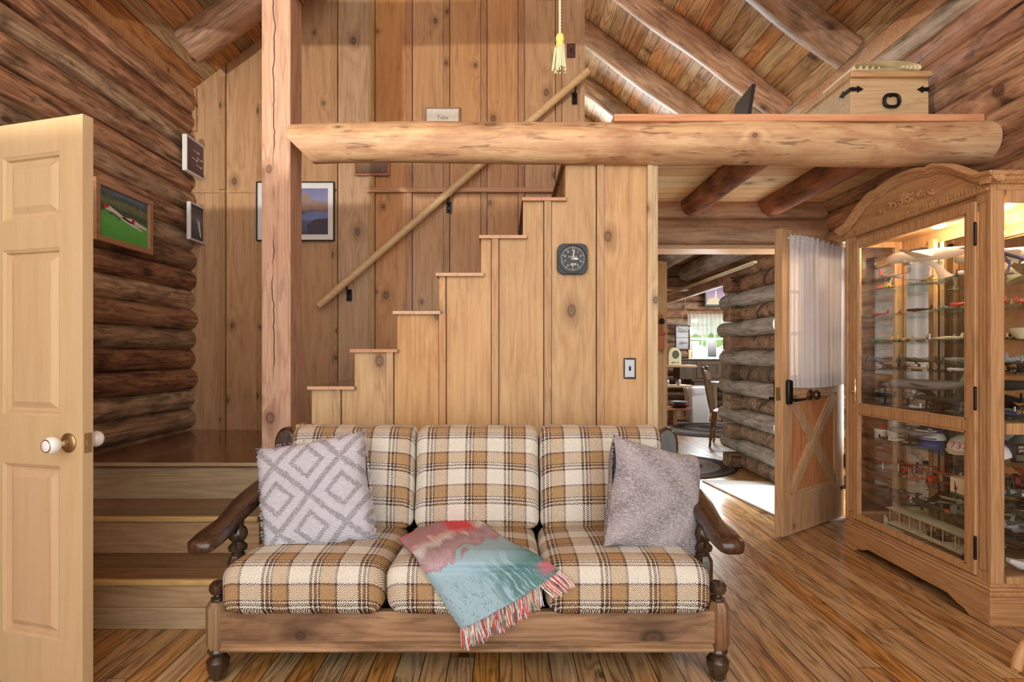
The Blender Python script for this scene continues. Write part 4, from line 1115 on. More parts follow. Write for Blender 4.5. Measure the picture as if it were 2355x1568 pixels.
# third (1.27)
z0 = SH[2]
labs = ['green model airplane farthest on the third shelf','yellow model airplane next to the green one on the third shelf','tan and red model airplane midway on the third shelf','grey model jet beside the tan one on the third shelf','pale striped model jet on the third shelf','white model jet with yellow tail nearest on the third shelf']
for i,(y,cf,cw,k,tc) in enumerate([(3.15,'green','green','prop','yellow'),(3.02,'yellow','yellow','prop',None),(2.90,'tan','red','prop',None),(2.80,'silver','grey','jet',None),(2.68,'cream','silver','jet',None),(2.55,'white','silver','jet','yellow')]):
    plane(labs[i], (2.25,y,z0), PN+(-1)**i*.6, .125, .12, cf, cw, k, tailc=tc, group='small aircraft on the third shelf')
t = root('bowl', 'pale green glass bowl by the end glass on the third shelf', 'bowl', (2.40,2.44,z0))
mb = MB(); mb.lathe([(.02,0),(.04,.02),(.06,.05),(.062,.052),(.056,.05),(.03,.015),(.001,.01)], (0,0,0), 24); mk('bowl', mb, M['cream'], t)
plane('red striped model airplane behind the glass bowl on the third shelf', (2.40,2.58,z0), .5, .12, .13, 'red','white')
# fourth (1.112)
z0 = SH[3]
L4 = [('mottled grey bomber model on a black stand, farthest on the fourth shelf',3.17,'grey','silver','prop',.05),('dark fighter model on a stand beside the farthest bomber on the fourth shelf',3.04,'black','grey','jet',.045),
('dark olive bomber model on a stand midway on the fourth shelf',2.90,'olive','dgreen','prop',.055),('olive and yellow fighter model on a stand on the fourth shelf',2.76,'dgreen','olive','jet',.05),('pale green jet model on a stand, nearest on the fourth shelf',2.62,'silver','olive','jet',.06)]
for i,(l,y,cf,cw,k,st) in enumerate(L4): plane(l, (2.27,y,z0), PN+(-1)**i*.5, .17, .17, cf, cw, k, st, .1, .1, group='stand mounted aircraft on the fourth shelf')
L4 = [('flat brown model airplane in front of the stands on the fourth shelf, farthest',3.0,'brown','brown'),('flat tan model airplane in front of the stands on the fourth shelf, middle',2.84,'tan','brown'),('flat white model airplane in front of the stands on the fourth shelf, nearest',2.58,'white','white')]
for l,y,cf,cw in L4: plane(l, (2.225,y,z0), PN+.2, .12, .10, cf, cw, group='flat aircraft at the front of the fourth shelf')
plane('grey jet model on a curved black stand by the end glass on the fourth shelf', (2.42,2.47,z0), .2, .2, .14, 'silver','white','jet', .07, .1, .1)
# fifth (.90)
z0 = SH[4]
L5 = [('green helicopter-like fighter on a black stand, farthest on the fifth shelf',3.17,'dgreen','black','prop',.06,.13),('small silver fighter on a thin stand on the fifth shelf',2.98,'silver','silver','jet',.06,.12),
('dark green jet model raised on a black stand midway on the fifth shelf',2.80,'dgreen','dgreen','jet',.065,.22),('grey propeller model on the fifth shelf behind the door rail',2.6,'grey','silver','prop',.05,.15)]
for i,(l,y,cf,cw,k,st,L) in enumerate(L5): plane(l, (2.28,y,z0), PN+(-1)**i*.4, L, L*.95, cf, cw, k, st, .05, .1, group='aircraft on the fifth shelf')
plane('very long slim silver airliner model raised high above the fifth shelf', (2.30,2.88,z0), PN, .55, .34, 'silver','silver','liner', .135, -.02)
for l,y,cf in [('dark brown flat model airplane at the front of the fifth shelf, farthest',3.06,'brown'),('white flat model airplane at the front of the fifth shelf, middle',2.86,'white'),('olive flat model airplane at the front of the fifth shelf, nearest',2.62,'olive')]:
    plane(l, (2.225,y,z0), PN-.3, .13, .12, cf, cf, group='flat aircraft at the front of the fifth shelf')
t = plane('dark blue fighter model with yellow letters by the end glass on the fifth shelf', (2.40,2.47,z0), .1, .2, .16, 'navy','dgreen','prop')
text('marking', 'DF R', .02, M['yellow'], t, (.0,-.0155,.03), (PN,0,0))
for n_, zz in (('second',SH[1]),('third',SH[2]),('fourth',SH[3]),('fifth',SH[4]),('seventh',SH[6]),('eighth',SH[7])):
    rk = random.Random(int(zz*100))
    for q in range(6):
        big = zz < .6
        L_ = rk.uniform(.14,.2) if big else rk.uniform(.09,.13)
        cf = rk.choice(['silver','grey','olive','dgreen','tan','black'] if n_ != 'second' else ['red','orange','silver','white'])
        plane('small kit airplane crowded at the back of the %s cabinet shelf' % n_, (rk.uniform(2.34,2.41), 2.48+.13*q+rk.uniform(-.02,.02), zz), PN+rk.uniform(-.9,.9), L_, L_*rk.uniform(.9,1.3), cf, rk.choice([cf,'silver','olive']), rk.choice(['prop','prop','jet','bi']), rk.choice([0,.04,.05]) if n_ in ('fourth','fifth') else 0, group='crowded kit airplanes at the back of the %s shelf' % n_)
# sixth (.70): jars, caps, souvenirs
z0 = SH[5]
def jar(label, x, y, z, r, h, lidc, g='jars on the sixth shelf'):
    t = root('jar', label, 'jar', (x,y,z), group=g)
    mb = MB(); mb.lathe([(r*.95,0),(r,.006),(r,h*.8),(r*.92,h*.84)], (0,0,0), 20); mk('jar_body', mb, M['jar'], t)
    mb = MB(); mb.lathe([(r*1.05,h*.8),(r*1.06,h*.82),(r*1.06,h*.97),(r*.9,h)], (0,0,0), 20); mk('lid', mb, M[lidc], t)
M['jar'] = flat('milky_jar', (206,200,190), .3)
jar('short jar with white lid at the far end of the sixth shelf', 2.26,3.17,z0,.033,.055,'white')
jar('short jar with white lid under the blue lidded jar on the sixth shelf', 2.28,3.09,z0,.033,.055,'white')
jar('jar with a blue lid stacked on top of a white lidded jar', 2.29,3.095,z0+.055,.034,.075,'blue')
t = root('toy_sweet', 'small red oval pot leaning between the jars', 'toy', (2.24,3.12,z0+.06)); mb = MB(); mb.ball((0,0,.012),.022,12,(1,.8,.5)); mk('pot', mb, M['red'], t)
def cap(label, x, y, z, c1, c2, s=.07, rz=0, tilt=0, word=None):
    t = root('baseball_hat', label, 'cap', (x,y,z), group='baseball caps on the sixth shelf', rot=(tilt,0,rz))
    mb = MB(); mb.ball((0,0,s*.05), s, 14, (1,1,.75)); 
    for v in mb.bm.verts: v.co.z = max(v.co.z, 0)
    mk('crown', mb, M[c1], t)
    mb = MB(); mb.prism([(-s*.85,0),(-s*.75,-s*.95),(-s*.4,-s*1.45),(0,-s*1.6),(s*.4,-s*1.45),(s*.75,-s*.95),(s*.85,0)], lambda a,b,q: Vector((a,b,q+.12*b*b*10*0+.3*a*a*-3)), .008, .013); mk('brim', mb, M[c2], t)
    if word: text('lettering', word, s*.6, M['red'], t, (0,-s*1.0,s*.48), (PI*.33,0,0))
for i,(x,y,z,c1,c2) in enumerate([(2.30,2.84,0,'blue','blue'),(2.30,2.84,.045,'white','blue'),(2.30,2.84,.085,'navy','white'),(2.33,2.97,0,'brown','tan'),(2.33,2.97,.045,'white','tan'),(2.33,2.97,.09,'cream','brown')]):
    cap(['blue cap at the bottom of the blue stack','white cap with blue brim in the middle of the blue stack','navy cap with white brim topping the blue stack','brown cap at the bottom of the tan stack','white cap with tan brim in the tan stack','cream cap with brown brim topping the tan stack'][i], x,y,z0+z,c1,c2,.062,-PN+.25)
cap('white cap with red 737 lettering at the near end of the sixth shelf', 2.33,2.66,z0+.03,'white','cream',.08,-PN+.5,.25,'737')
cap('white cap with red 37 lettering behind the other numbered cap', 2.33,2.52,z0+.02,'white','white',.075,-PN+.4,.2,'37')
plane('long silver rocket-like airliner model lying before the caps', (2.24,2.92,z0), PN, .3, .16, 'silver','silver','liner', .07, 0, 0)
for l,y,c in [('yellow tan propeller carving lying on the sixth shelf',3.0,'cream'),('dark wooden model plane lying beside the jars',3.08,'brown')]: plane(l, (2.23,y,z0), .3, .12, .10, c, c)
t = root('card_box', 'small cream box with dark print at the near end of the seventh shelf', 'box', (2.27,2.56,SH[6])); mb = MB(); mb.box((-.05,-.07,0),(.05,.07,.075)); mk('carton', mb, M['cream'], t, bev=.002)
t = root('card_deck', 'black AIRPLANE SPOTTER card box standing by the cabinet end glass', 'box', (2.41,2.45,SH[5]))
mb = MB(); mb.box((-.05,-.012,0),(.06,.012,.085)); mk('carton', mb, M['black'], t, bev=.001)
text('lettering', 'AIRPLANE\nSPOTTER', .017, M['cream'], t, (0.0,-.0128,.062), (PN,0,0))
mb = MB(); mb.box((-.045,-.0128,.008),(.05,-.0122,.036)); mk('picture', mb, M['olive'], t)
t = root('blue_book', 'blue airplane book standing tilted by the cabinet end glass', 'book', (2.47,2.44,SH[5]-.0)); mb = MB(); mb.box((-.045,-.006,0),(.05,.006,.07)); mk('cover', mb, M['blue'], t, bev=.001)
# seventh (.52): red biplanes
z0 = SH[6]
plane('large red biplane model with white wheels, farthest on the seventh shelf', (2.30,3.02,z0), PI+.9, .22, .30, 'red','red','bi')
t = plane('red biplane model with white stripe in the middle of the seventh shelf', (2.29,2.80,z0), PI+.6, .24, .28, 'red','orange','bi')
plane('red monoplane model at the near end of the seventh shelf', (2.31,2.62,z0), PI+.3, .2, .26, 'red','red','prop')
plane('tiny yellow biplane model between the red biplanes', (2.22,2.88,z0), 2.0, .09, .1, 'yellow','dgreen','bi')
plane('grey green fighter model by the end glass above the seventh shelf', (2.42,2.47,z0), .3, .2, .2, 'dgreen','olive','prop')
# eighth (.37)
z0 = SH[7]
t = plane('blue grey fighter model marked G9 with a black cross, farthest on the eighth shelf', (2.27,3.0,z0), PN-.1, .24, .24, 'brown','grey','prop')
text('marking', 'G9', .028, M['orange'], t, (-.03,.0165,.032), (PN,0,PI))
mb = MB()
for k in (0,1): mb.box((-.085-.014*(1-k)-.004*k,.0150,.026-.014*k+.004*0),(-.085+.014*(1-k)+.004*k,.0158,.034+.014*k))
mk('cross_marking', mb, M['white'], t)
t = plane('dark green fighter model with red tail band and yellow wing edge on the eighth shelf', (2.25,2.76,z0), PN, .26, .26, 'dgreen','dgreen','prop', tailc='grey')
mb = MB(); mb.tube([(-.075,0,.0335),(-.095,0,.034)], [.0115,.0105], 12); mk('tail_band', mb, M['red'], t)
plane('olive camouflage fighter model near the end glass on the eighth shelf', (2.36,2.52,z0), PN+.5, .24, .24, 'olive','olive','prop')
plane('black winged biplane model behind the green fighter', (2.40,2.86,z0), PN+.7, .2, .34, 'dgreen','black','bi')
t = root('name_card', 'cream printed card lying on the black winged model', 'card', (2.30,2.70,z0+.085), PN, rot=(.5,0,PN+.3)); mb = MB(); mb.box((-.06,-.02,0),(.06,.02,.002)); mk('card', mb, M['cream'], t)
t = plane('silver fighter model with OM markings by the cabinet end glass', (2.42,2.46,z0), .05, .22, .18, 'silver','grey','prop'); text('marking', 'OM', .02, M['black'], t, (-.03,-.0165,.03), (PN,0,0))
# bottom: large rib-winged flyer
z0 = .20
wf = root('model_biplane', 'large pale wooden flyer model with ribbed double wings on the cabinet floor', 'model airplane', (2.255,2.77,z0))
def ribwing(name, x0, x1, y0, y1, z, droop=0):
    mb = MB()
    def ptf(u, v, dz):
        y = y0+(y1-y0)*u; x = x0+(x1-x0)*v
        return Vector((x, y, z+.006*math.sin(PI*v)-droop*abs(u-.5)**2+dz))
    mb.grid(40, 6, lambda u,v: ptf(u,v,0)); mb.grid(40, 6, lambda u,v: ptf(u,v,-.003))
    mk(name, mb, M['linen'], wf, smooth=1)
    mb = MB(); nr = 44
    for k in range(nr+1): mb.tube([ptf(k/nr, v, .001) for v in (0,.25,.5,.75,1)], .0013, 4)
    for v in (0,1): mb.tube([ptf(u/10, v, 0) for u in range(11)], .0022, 6)
    mk(name+'_ribs', mb, M['balsa'], wf)
M['linen'] = flat('linen_skin', (206,214,200), .6, noisy=.1)
ribwing('upper_wing', -.035, .065, -.33, .30, .115, .02); ribwing('lower_wing', -.035, .065, -.33, .30, .03, .02)
mb = MB()
for k in range(9):
    y = -.31+.59*k/8
    for x in (-.028,.055): mb.tube([(x,y,.03),(x,y,.113)], .002, 5)
mk('struts', mb, M['balsa'], wf)
mb = MB()
for k in range(8):
    y = -.31+.59*k/8; y2 = y+.59/8; mb.tube([(-.028,y,.03),(-.028,y2,.113)],.0006,4); mb.tube([(-.028,y2,.03),(-.028,y,.113)],.0006,4)
mk('rigging', mb, M['grey'], wf)
mb = MB(); 
for y in (-.05,.05): mb.tube([(-.07,y,.0),(.07,y,.0),(.2,y*.6,.045)], .003, 6)
mb.box((.18,-.05,.04),(.22,.05,.043)); mk('skids', mb, M['balsa'], wf)
mb = MB()
for i,x in enumerate((-.065,-.045)): mb.box((x-.0,.17,.01),(x+.012,.3,.014))
mb.prism([(.30,.0),(.325,.0),(.325,.06),(.30,.045)], lambda a,b,t: Vector((t,a,b)), -.03,-.025); mk('elevator', mb, M['linen'], wf)
mb = MB(); mb.box((-.0,-.05,.032),(.05,.05,.055)); mb.ball((.02,-.02,.06),.014,8); mk('engine', mb, M['black'], wf)
t = root('wire_coil', 'coil of black wire beside the wooden flyer at the near door corner', 'wire', (2.21,2.50,.205))
mb = MB()
pts = [(.03*math.cos(a*.9)*(1+.3*math.sin(a*2.1)), .035*math.sin(a*.9), .02+.018*math.sin(a*1.7)) for a in range(0,60)]
mb.tube(pts, .003, 5); mk('wire', mb, M['black'], t)
t = root('model_boat', 'white hulled model with round marking at the cabinet end glass bottom', 'model', (2.40,2.40,.205))
mb = MB(); mb.rings([[Vector((x, w*a, .045*q+h*b)) for a,b in ((-1,1),(-.8,.2),(0,0),(.8,.2),(1,1))] for x,w,h,q in ((-.11,.012,.02,1.1),(-.06,.02,.04,.4),(.02,.022,.045,.2),(.09,.01,.03,.6))]); mk('hull', mb, M['white'], t, smooth=1)

# ================================================================= WALL DECOR
def picture(name, label, P0, U, V, w, h, fw, fmat, artm, depth=.018, matw=0, mat=None, group=None, shapes=None):
    """P0 = centre, U = right, V = up unit vectors; normal toward viewer = U x V"""
    U, V = Vector(U).normalized(), Vector(V).normalized(); Nn = U.cross(V)
    t = root(name, label, 'picture', P0, group=group)
    t.rotation_euler = Matrix((U, V, Nn)).transposed().to_euler()
    mb = MB()
    x, y = w/2, h/2
    for a in ((-x,-y,x,-y+fw),(-x,y-fw,x,y),(-x,-y+fw,-x+fw,y-fw),(x-fw,-y+fw,x,y-fw)): mb.box((a[0],a[1],0),(a[2],a[3],depth))
    mk('frame', mb, fmat, t, bev=.002, smooth=0)
    if matw:
        mb = MB(); mb.box((-x+fw*.8,-y+fw*.8,0),(x-fw*.8,y-fw*.8,depth*.35)); mk('mount', mb, mat or M['white'], t, smooth=0)
    mb = MB(); q = fw*.8+matw; mb.box((-x+q,-y+q,0),(x-q,y-q,depth*.45)); mk('print', mb, artm, t, smooth=0)
    z = depth*.45
    for nm, m, polys in (shapes or []):
        mb = MB()
        for pl in polys: mb.prism([(a*(x-q),b*(y-q)) for a,b in pl], lambda a,b,q2: Vector((a,b,q2)), z+.0002, z+.0009)
        mk(nm, mb, m, t, smooth=0); z += .0008
    return t
def artzy(name, stops, sc=6):
    t = NT(name); g = t.co('Generated'); x, y, z = t.xyz(g)
    v = t.add(y, t.mul(t.add(t.noise(g, sc, 5, .65, .8), -.5), .4))
    t.bsdf(Base_Color=t.ramp(v, [(p, lin(c)) for p, c in stops]), Roughness=.3); return t.mat
UL, VL = Vector((0,1,0)), Vector((0,0,1))     # pictures on the left wall face +X
def onleft(px, py): # point on the plane x=-2.40
    d = -2.40*F/(px-VX); return Vector((-2.40, d, H-(py-VY)*d/F))
plane_sil = [[(-.75,.25),(-.55,.3),(.0,.05),(.7,-.25),(.75,-.32),(.1,-.15),(-.4,.08),(-.7,.12)],[(-.15,.02),(.3,.1),(.95,-.1),(.9,-.18),(.2,-.1)]]
c = onleft(283,505); w_ = onleft(342,505).y-onleft(225,505).y
picture('framed_photo', 'wood framed colour photo of an airplane on grass on the log wall', onleft(281,503)+Vector((0,0,0)), UL, VL, .50, .365, .035, M['framew'], artzy('grass_art', [(0,(84,180,76)),(.45,(104,196,90)),(.5,(84,110,64)),(.6,(62,78,56)),(.75,(120,134,90)),(.85,(64,78,60)),(1,(120,140,170))]), .03,
  shapes=[('airplane_shape', M['white'], plane_sil), ('red_nose', M['red'], [[(-.78,.28),(-.62,.34),(-.6,.2),(-.76,.18)]]), ('red_tail', M['red'], [[(.25,-.05),(.33,.12),(.4,.1),(.4,-.12)]])])
def trail(dx, dy): return [(dx-.3,dy+.05),(dx+.05,dy),(dx+.12,dy+.1),(dx+.16,dy+.0),(dx+.1,dy-.1),(dx+.03,dy-.05),(dx-.3,dy+.0)]
picture('framed_photo', 'purple grey photo of four jets in formation, highest on the log wall', onleft(452,370), UL, VL, .37, .27, .012, M['white'], artzy('dusk_art', [(0,(84,66,84)),(1,(110,92,108))]), .035,
  shapes=[('jet_shapes', M['white'], [trail(-.1,.45), trail(.15,.1), trail(-.2,-.05), trail(.1,-.35)])])
picture('framed_photo', 'dark blue grey photo of a white jet flying, lowest right on the log wall', onleft(455,517), UL, VL, .295, .285, .012, M['white'], artzy('sky_art', [(0,(50,60,84)),(.4,(84,92,110)),(.6,(112,116,128)),(1,(60,62,80))]), .03,
  shapes=[('jet_shape', M['white'], [[(-.1,.35),(0,.1),(.1,-.4),(.16,-.75),(.05,-.7),(-.1,-.3),(-.2,.1),(-.18,.3)],[(-.25,.3),(-.1,.35),(-.1,.2),(-.22,.1)]])])
UB, VB = Vector((1,0,0)), Vector((0,0,1))
def onback(px, py): return W(px,py,BW-.02)
picture('framed_print', 'large black framed painting of blue canyon and aircraft behind the post', (onback(681,487)+Vector((0,-.004,0))), UB, VB, .612, .465, .008, M['black'], artzy('canyon_art', [(0,(60,62,92)),(.3,(84,92,138)),(.45,(96,84,104)),(.55,(130,110,120)),(.75,(132,138,178)),(1,(120,124,170))], 4), .02, .045, M['white'],
  shapes=[('ridge_shape', flat('ridge', (150,124,112), .5, noisy=.3), [[(-.2,.1),(.1,.25),(.3,.9),(.5,.5),(1,.3),(1,.1),(.3,.05)]]), ('wing_shape', flat('wingart', (104,120,176), .5, noisy=.3, nsc=9), [[(-.1,-.3),(.5,.0),(1,-.05),(1,-.3),(.4,-.4)]]), ('dark_shape', flat('engineart', (62,50,70), .5, noisy=.5, nsc=9), [[(.4,-.95),(.35,-.6),(.6,-.35),(1,-.3),(1,-.95)]])])
sepia = lambda nm, a, b: artzy(nm, [(0,a),(.35,b),(.6,(226,218,200)),(.8,b),(1,(236,230,220))], 14)
t = picture('framed_photo', 'wood framed pale vintage group photo peeking above the loft beam', onback(1018,292), UB, VB, .275, .30, .012, M['framew'], sepia('pale_art', (120,110,100), (206,200,190)), .02)
text('lettering', 'Tuba', .045, M['grey'], t, (-.0,.07,.0105), (0,0,0))
t = picture('framed_photo', 'wood framed sepia crowd photo hanging below the loft beam', onback(856,352), UB, VB, .275, .36, .012, M['framew'], sepia('sepia_art', (88,66,52), (150,120,96)), .02)
# altimeter clock
ck = root('altimeter_clock', 'square black altimeter wall clock on the stair side wall', 'clock', W(1315.5,597,SW-.002))
mb = MB(); pr = []
w_ = .081
for sx_, sy_ in ((1,-1),(1,1),(-1,1),(-1,-1)):
    pr += [(sx_*w_, sy_*w_*.62),(sx_*w_*.62, sy_*w_)] if sx_*sy_ > 0 else [(sx_*w_*.62, sy_*w_),(sx_*w_, sy_*w_*.62)]
pr = [(w_,-w_*.62),(w_,w_*.62),(w_*.92,w_*.8),(w_*.8,w_*.92),(w_*.62,w_),(-w_*.62,w_),(-w_*.8,w_*.92),(-w_*.92,w_*.8),(-w_,w_*.62),(-w_,-w_*.62),(-w_*.92,-w_*.8),(-w_*.8,-w_*.92),(-w_*.62,-w_),(w_*.62,-w_),(w_*.8,-w_*.92),(w_*.92,-w_*.8)]
mb.prism(pr, lambda a,b,t: Vector((a,t,b)), -.028, 0)
mk('case', mb, flat('slate_black', (46,56,64), .5), ck, bev=.003, smooth=0)
mb = MB(); mb.lathe([(.078,0),(.078,.008),(.072,.008),(.070,.002),(.001,.002)], (0,-.028,0), 40, RY); mk('bezel', mb, M['black'], ck)
mb = MB()
for k in range(50):
    a = 2*PI*k/50; r0 = .056 if k%5 else .052; MM = Matrix.Rotation(a,4,'Y')
    mb.box((-.0006 if k%5 else -.001,-.0315,r0),(.0006 if k%5 else .001,-.0305,.064), MM)
mk('tick_marks', mb, M['white'], ck)
for k in range(10):
    a = 2*PI*k/10; text('numeral', str(k), .017, M['white'], ck, (.043*math.sin(a),-.031,.043*math.cos(a)), (PN,0,0))
text('lettering', 'ALTITUDE', .0105, M['white'], ck, (0,-.031,.004+.006), (PN,0,0))
mb = MB(); 
for a, l, wd in ((.18,.055,.0022),(1.65,.034,.004)):
    MM = Matrix.Rotation(a,4,'Y'); mb.prism([(-wd,-.008),(wd,-.008),(wd*1.3,l*.6),(0,l),(-wd*1.3,l*.6)], lambda x,z,t: MM @ Vector((x,t,z)), -.034,-.033)
mk('hands', mb, M['white'], ck)
mb = MB()
for k in range(4): 
    x = -.014+.008*k; mb.prism([(x,-.036),(x+.004,-.036),(x+.010,-.024),(x+.006,-.024)], lambda a,b,t: Vector((a,t,b)), -.0315,-.031)
mk('striped_window', mb, M['white'], ck)
for sx_ in (-1,1):
    for sz_ in (-1,1): mb = MB(); mb.lathe([(.006,0),(.005,.003),(.001,.0035)], (sx_*.067,-.028,sz_*.067), 10, RY); mk('screw', mb, M['black'], ck)
# switches
def switch(label, p, w, h, plate, lever):
    t = root('light_switch', label, 'light switch', p)
    mb = MB(); mb.box((-w/2,-.006,-h/2),(w/2,0,h/2)); mk('plate', mb, plate, t, bev=.003, smooth=0)
    mb = MB(); mb.box((-.006,-.008,-.013),(.006,-.005,.013)); mb.box((-.004,-.018,-.002),(.004,-.006,.010)); mk('toggle', mb, lever, t, bev=.001)
    for s in (-1,1): mb = MB(); mb.ball((0,-.006,s*h*.34),.003,8,(1,.5,1)); mk('screw', mb, M['chrome'], t)
    return t
t = switch('steel light switch plate on the stair side wall', W(1448,847,SW-.001), .066, .112, M['black'], M['black'])
mb = MB(); mb.box((-.024,-.008,-.046),(.024,-.005,.046)); mb.box((-.027,-.009,-.05),(-.024,-.004,.05)); mk('steel_insert', mb, M['silver'], t, smooth=0)
switch('brown light switch plate high on the board wall beside the tassel', W(1313,117,BW-.001), .068, .115, M['brown'], M['black'])
# tassel on a cord
ts = root('pull_cord', 'cream twisted pull cord with a yellow tassel hanging before the board wall', 'cord', W(1288,80,2.8))
mb = MB()
for s in (0,1): mb.tube([(.0035*math.cos(k*1.1+s*PI), .0035*math.sin(k*1.1+s*PI), .004+k*.006) for k in range(50)], .0048, 6)
mk('cord', mb, M['cream'], ts)
M['tassel'] = flat('tassel_yellow', (232,216,120), .7)
mb = MB(); mb.lathe([(.004,.008),(.016,.002),(.023,-.012),(.024,-.03),(.019,-.04),(.022,-.05),(.028,-.07),(.002,-.072)], (0,0,0), 16); mk('tassel_head', mb, M['tassel'], ts)
mb = MB()
for k in range(36):
    a = 2*PI*k/36+R.uniform(-.1,.1); r0 = R.uniform(.010,.026); r1 = r0*R.uniform(1.2,1.75); L = R.uniform(.17,.2)
    mb.tube([(r0*math.cos(a),r0*math.sin(a),-.06),((r0+r1)/2*math.cos(a),(r0+r1)/2*math.sin(a),-.12),(r1*math.cos(a+.15),r1*math.sin(a+.15),-L)], .0052, 5)
mk('tassel_strands', mb, M['cream'], ts)['kind'] = 'stuff'
# ================================================================= LOFT
ch = root('blanket_chest', 'pine chest with black strap hinges and ring handle on the loft edge', 'chest', (2.19,3.0,2.43))
mb = MB(); mb.box((-.222,0,0),(.222,.85,.33)); mk('box', mb, M['chest'], ch, bev=.004, smooth=0)
mb = MB(); mb.box((-.232,-.02,.34),(.232,.87,.375)); mb.box((-.225,.0,.328),(.225,.85,.342)); mk('lid', mb, M['chest'], ch, bev=.014, smooth=.8)
for x, s in ((-.222,1),(.222,-1)):
    for z in (.275,.04):
        mb = MB()
        f = lambda a,b,t: Vector((x+s*a,t,z+b))
        mb.prism([(0,-.012),(.035,-.010),(.035,-.02),(.07,0),(.035,.02),(.035,.010),(0,.012)], f, -.006, 0)
        if s > 0: mb.prism([(0,-.012),(.06,-.010),(.06,-.02),(.1,0),(.06,.02),(.06,.010),(0,.012)], lambda a,b,t: Vector((x-.006+t,a,z+b)), 0, .006)
        mk('strap_hinge', mb, M['blackm'], ch, bev=.001)
mb = MB(); mb.tube([(.0+.042*math.copysign(abs(math.cos(a))**.7,math.cos(a)),-.016,.205+.034*math.copysign(abs(math.sin(a))**.7,math.sin(a))) for a in [2*PI*k/24 for k in range(25)]], .009, 8, caps=False); mb.ball((0,-.008,.205+.034),.012,8); mk('ring_handle', mb, M['blackm'], ch)
bl = root('folded_blanket', 'folded cream knitted blanket on the chest lid', 'blanket', (2.19,3.02,2.805))
mb = MB()
for k in range(5):
    w = .19-.03*k; h = .033-.0058*k; n = 40; cx = .006*k
    path = [(cx+w*math.copysign(abs(math.cos(a))**.8,math.cos(a)), .004*math.sin(a*3+k), .036+h*math.copysign(abs(math.sin(a))**.7,math.sin(a))) for a in [2*PI*q/n for q in range(n)]]
    rs = []
    for i_, p in enumerate(path): 
        q = Vector(p); c0 = Vector((cx,0,.036)); d = (q-c0); d.normalize()
        rs.append([q+Vector((0,-.008,0)), q+d*.003, q+Vector((0,.30 if k==0 else .03,0)), q-d*.003])
    mb.rings(rs, caps=False, closed=True)
mk('folds', mb, M['cream'], bl, smooth=2)
mb = MB(); mb.box((-.165,.04,.004),(.165,.4,.062)); mk('inner_layers', mb, M['cream'], bl, bev=.02)
t = root('tilted_frame', 'thin black frame leaning on the loft floor seen edge-on', 'picture frame', (1.40,3.1,2.43))
mb = MB(); mb.prism([(0,-.0),(.022,0),(.078,.36),(.056,.36)], lambda a,b,q: Vector((a+q*.05,q,b)), 0, .26); mk('frame', mb, M['black'], t, bev=.002)
mb = MB(); mb.prism([(.022,0),(.05,.0),(.072,.14),(.044,.14)], lambda a,b,q: Vector((a+.02,q,b)), .0, .02); mk('easel_back', mb, M['black'], t)

# ================================================================= HALL, KITCHEN
t = root('doormat', 'pale flecked doormat on the floor behind the open entry door', 'rug', (2.02,4.42,.0), 0)
mb = MB(); mb.prism([(-.0,-.62),(.46,-.62),(.46,.52),(-.0,.58),(-.15,.58),(-.0,.0)][0:5], lambda a,b,q: Vector((a,b,q)), 0, .012); mk('pile', mb, M['mat'], t, bev=.003)
t = root('braided_rug', 'oval dark braided rug on the hall floor beyond the sofa', 'rug', (1.70,5.72,0))
mb = MB(); mb.rings([[Vector((a_*math.cos(2*PI*k/64), a_*.62*math.sin(2*PI*k/64), z)) for k in range(64)] for a_, z in ((.98,0),(1.0,.006),(.985,.012))]); mk('braid', mb, rugm(), t); t.scale = (.78,1.05,1)
t = root('braided_rug', 'second oval braided rug farther away under the kitchen chair', 'rug', (3.4,8.6,0))
mb = MB(); mb.rings([[Vector((a_*math.cos(2*PI*k/64), a_*.62*math.sin(2*PI*k/64), z)) for k in range(64)] for a_, z in ((.98,0),(1.0,.006),(.985,.012))]); mk('braid', mb, rugm(), t); t.scale = (1.15,1.7,1)
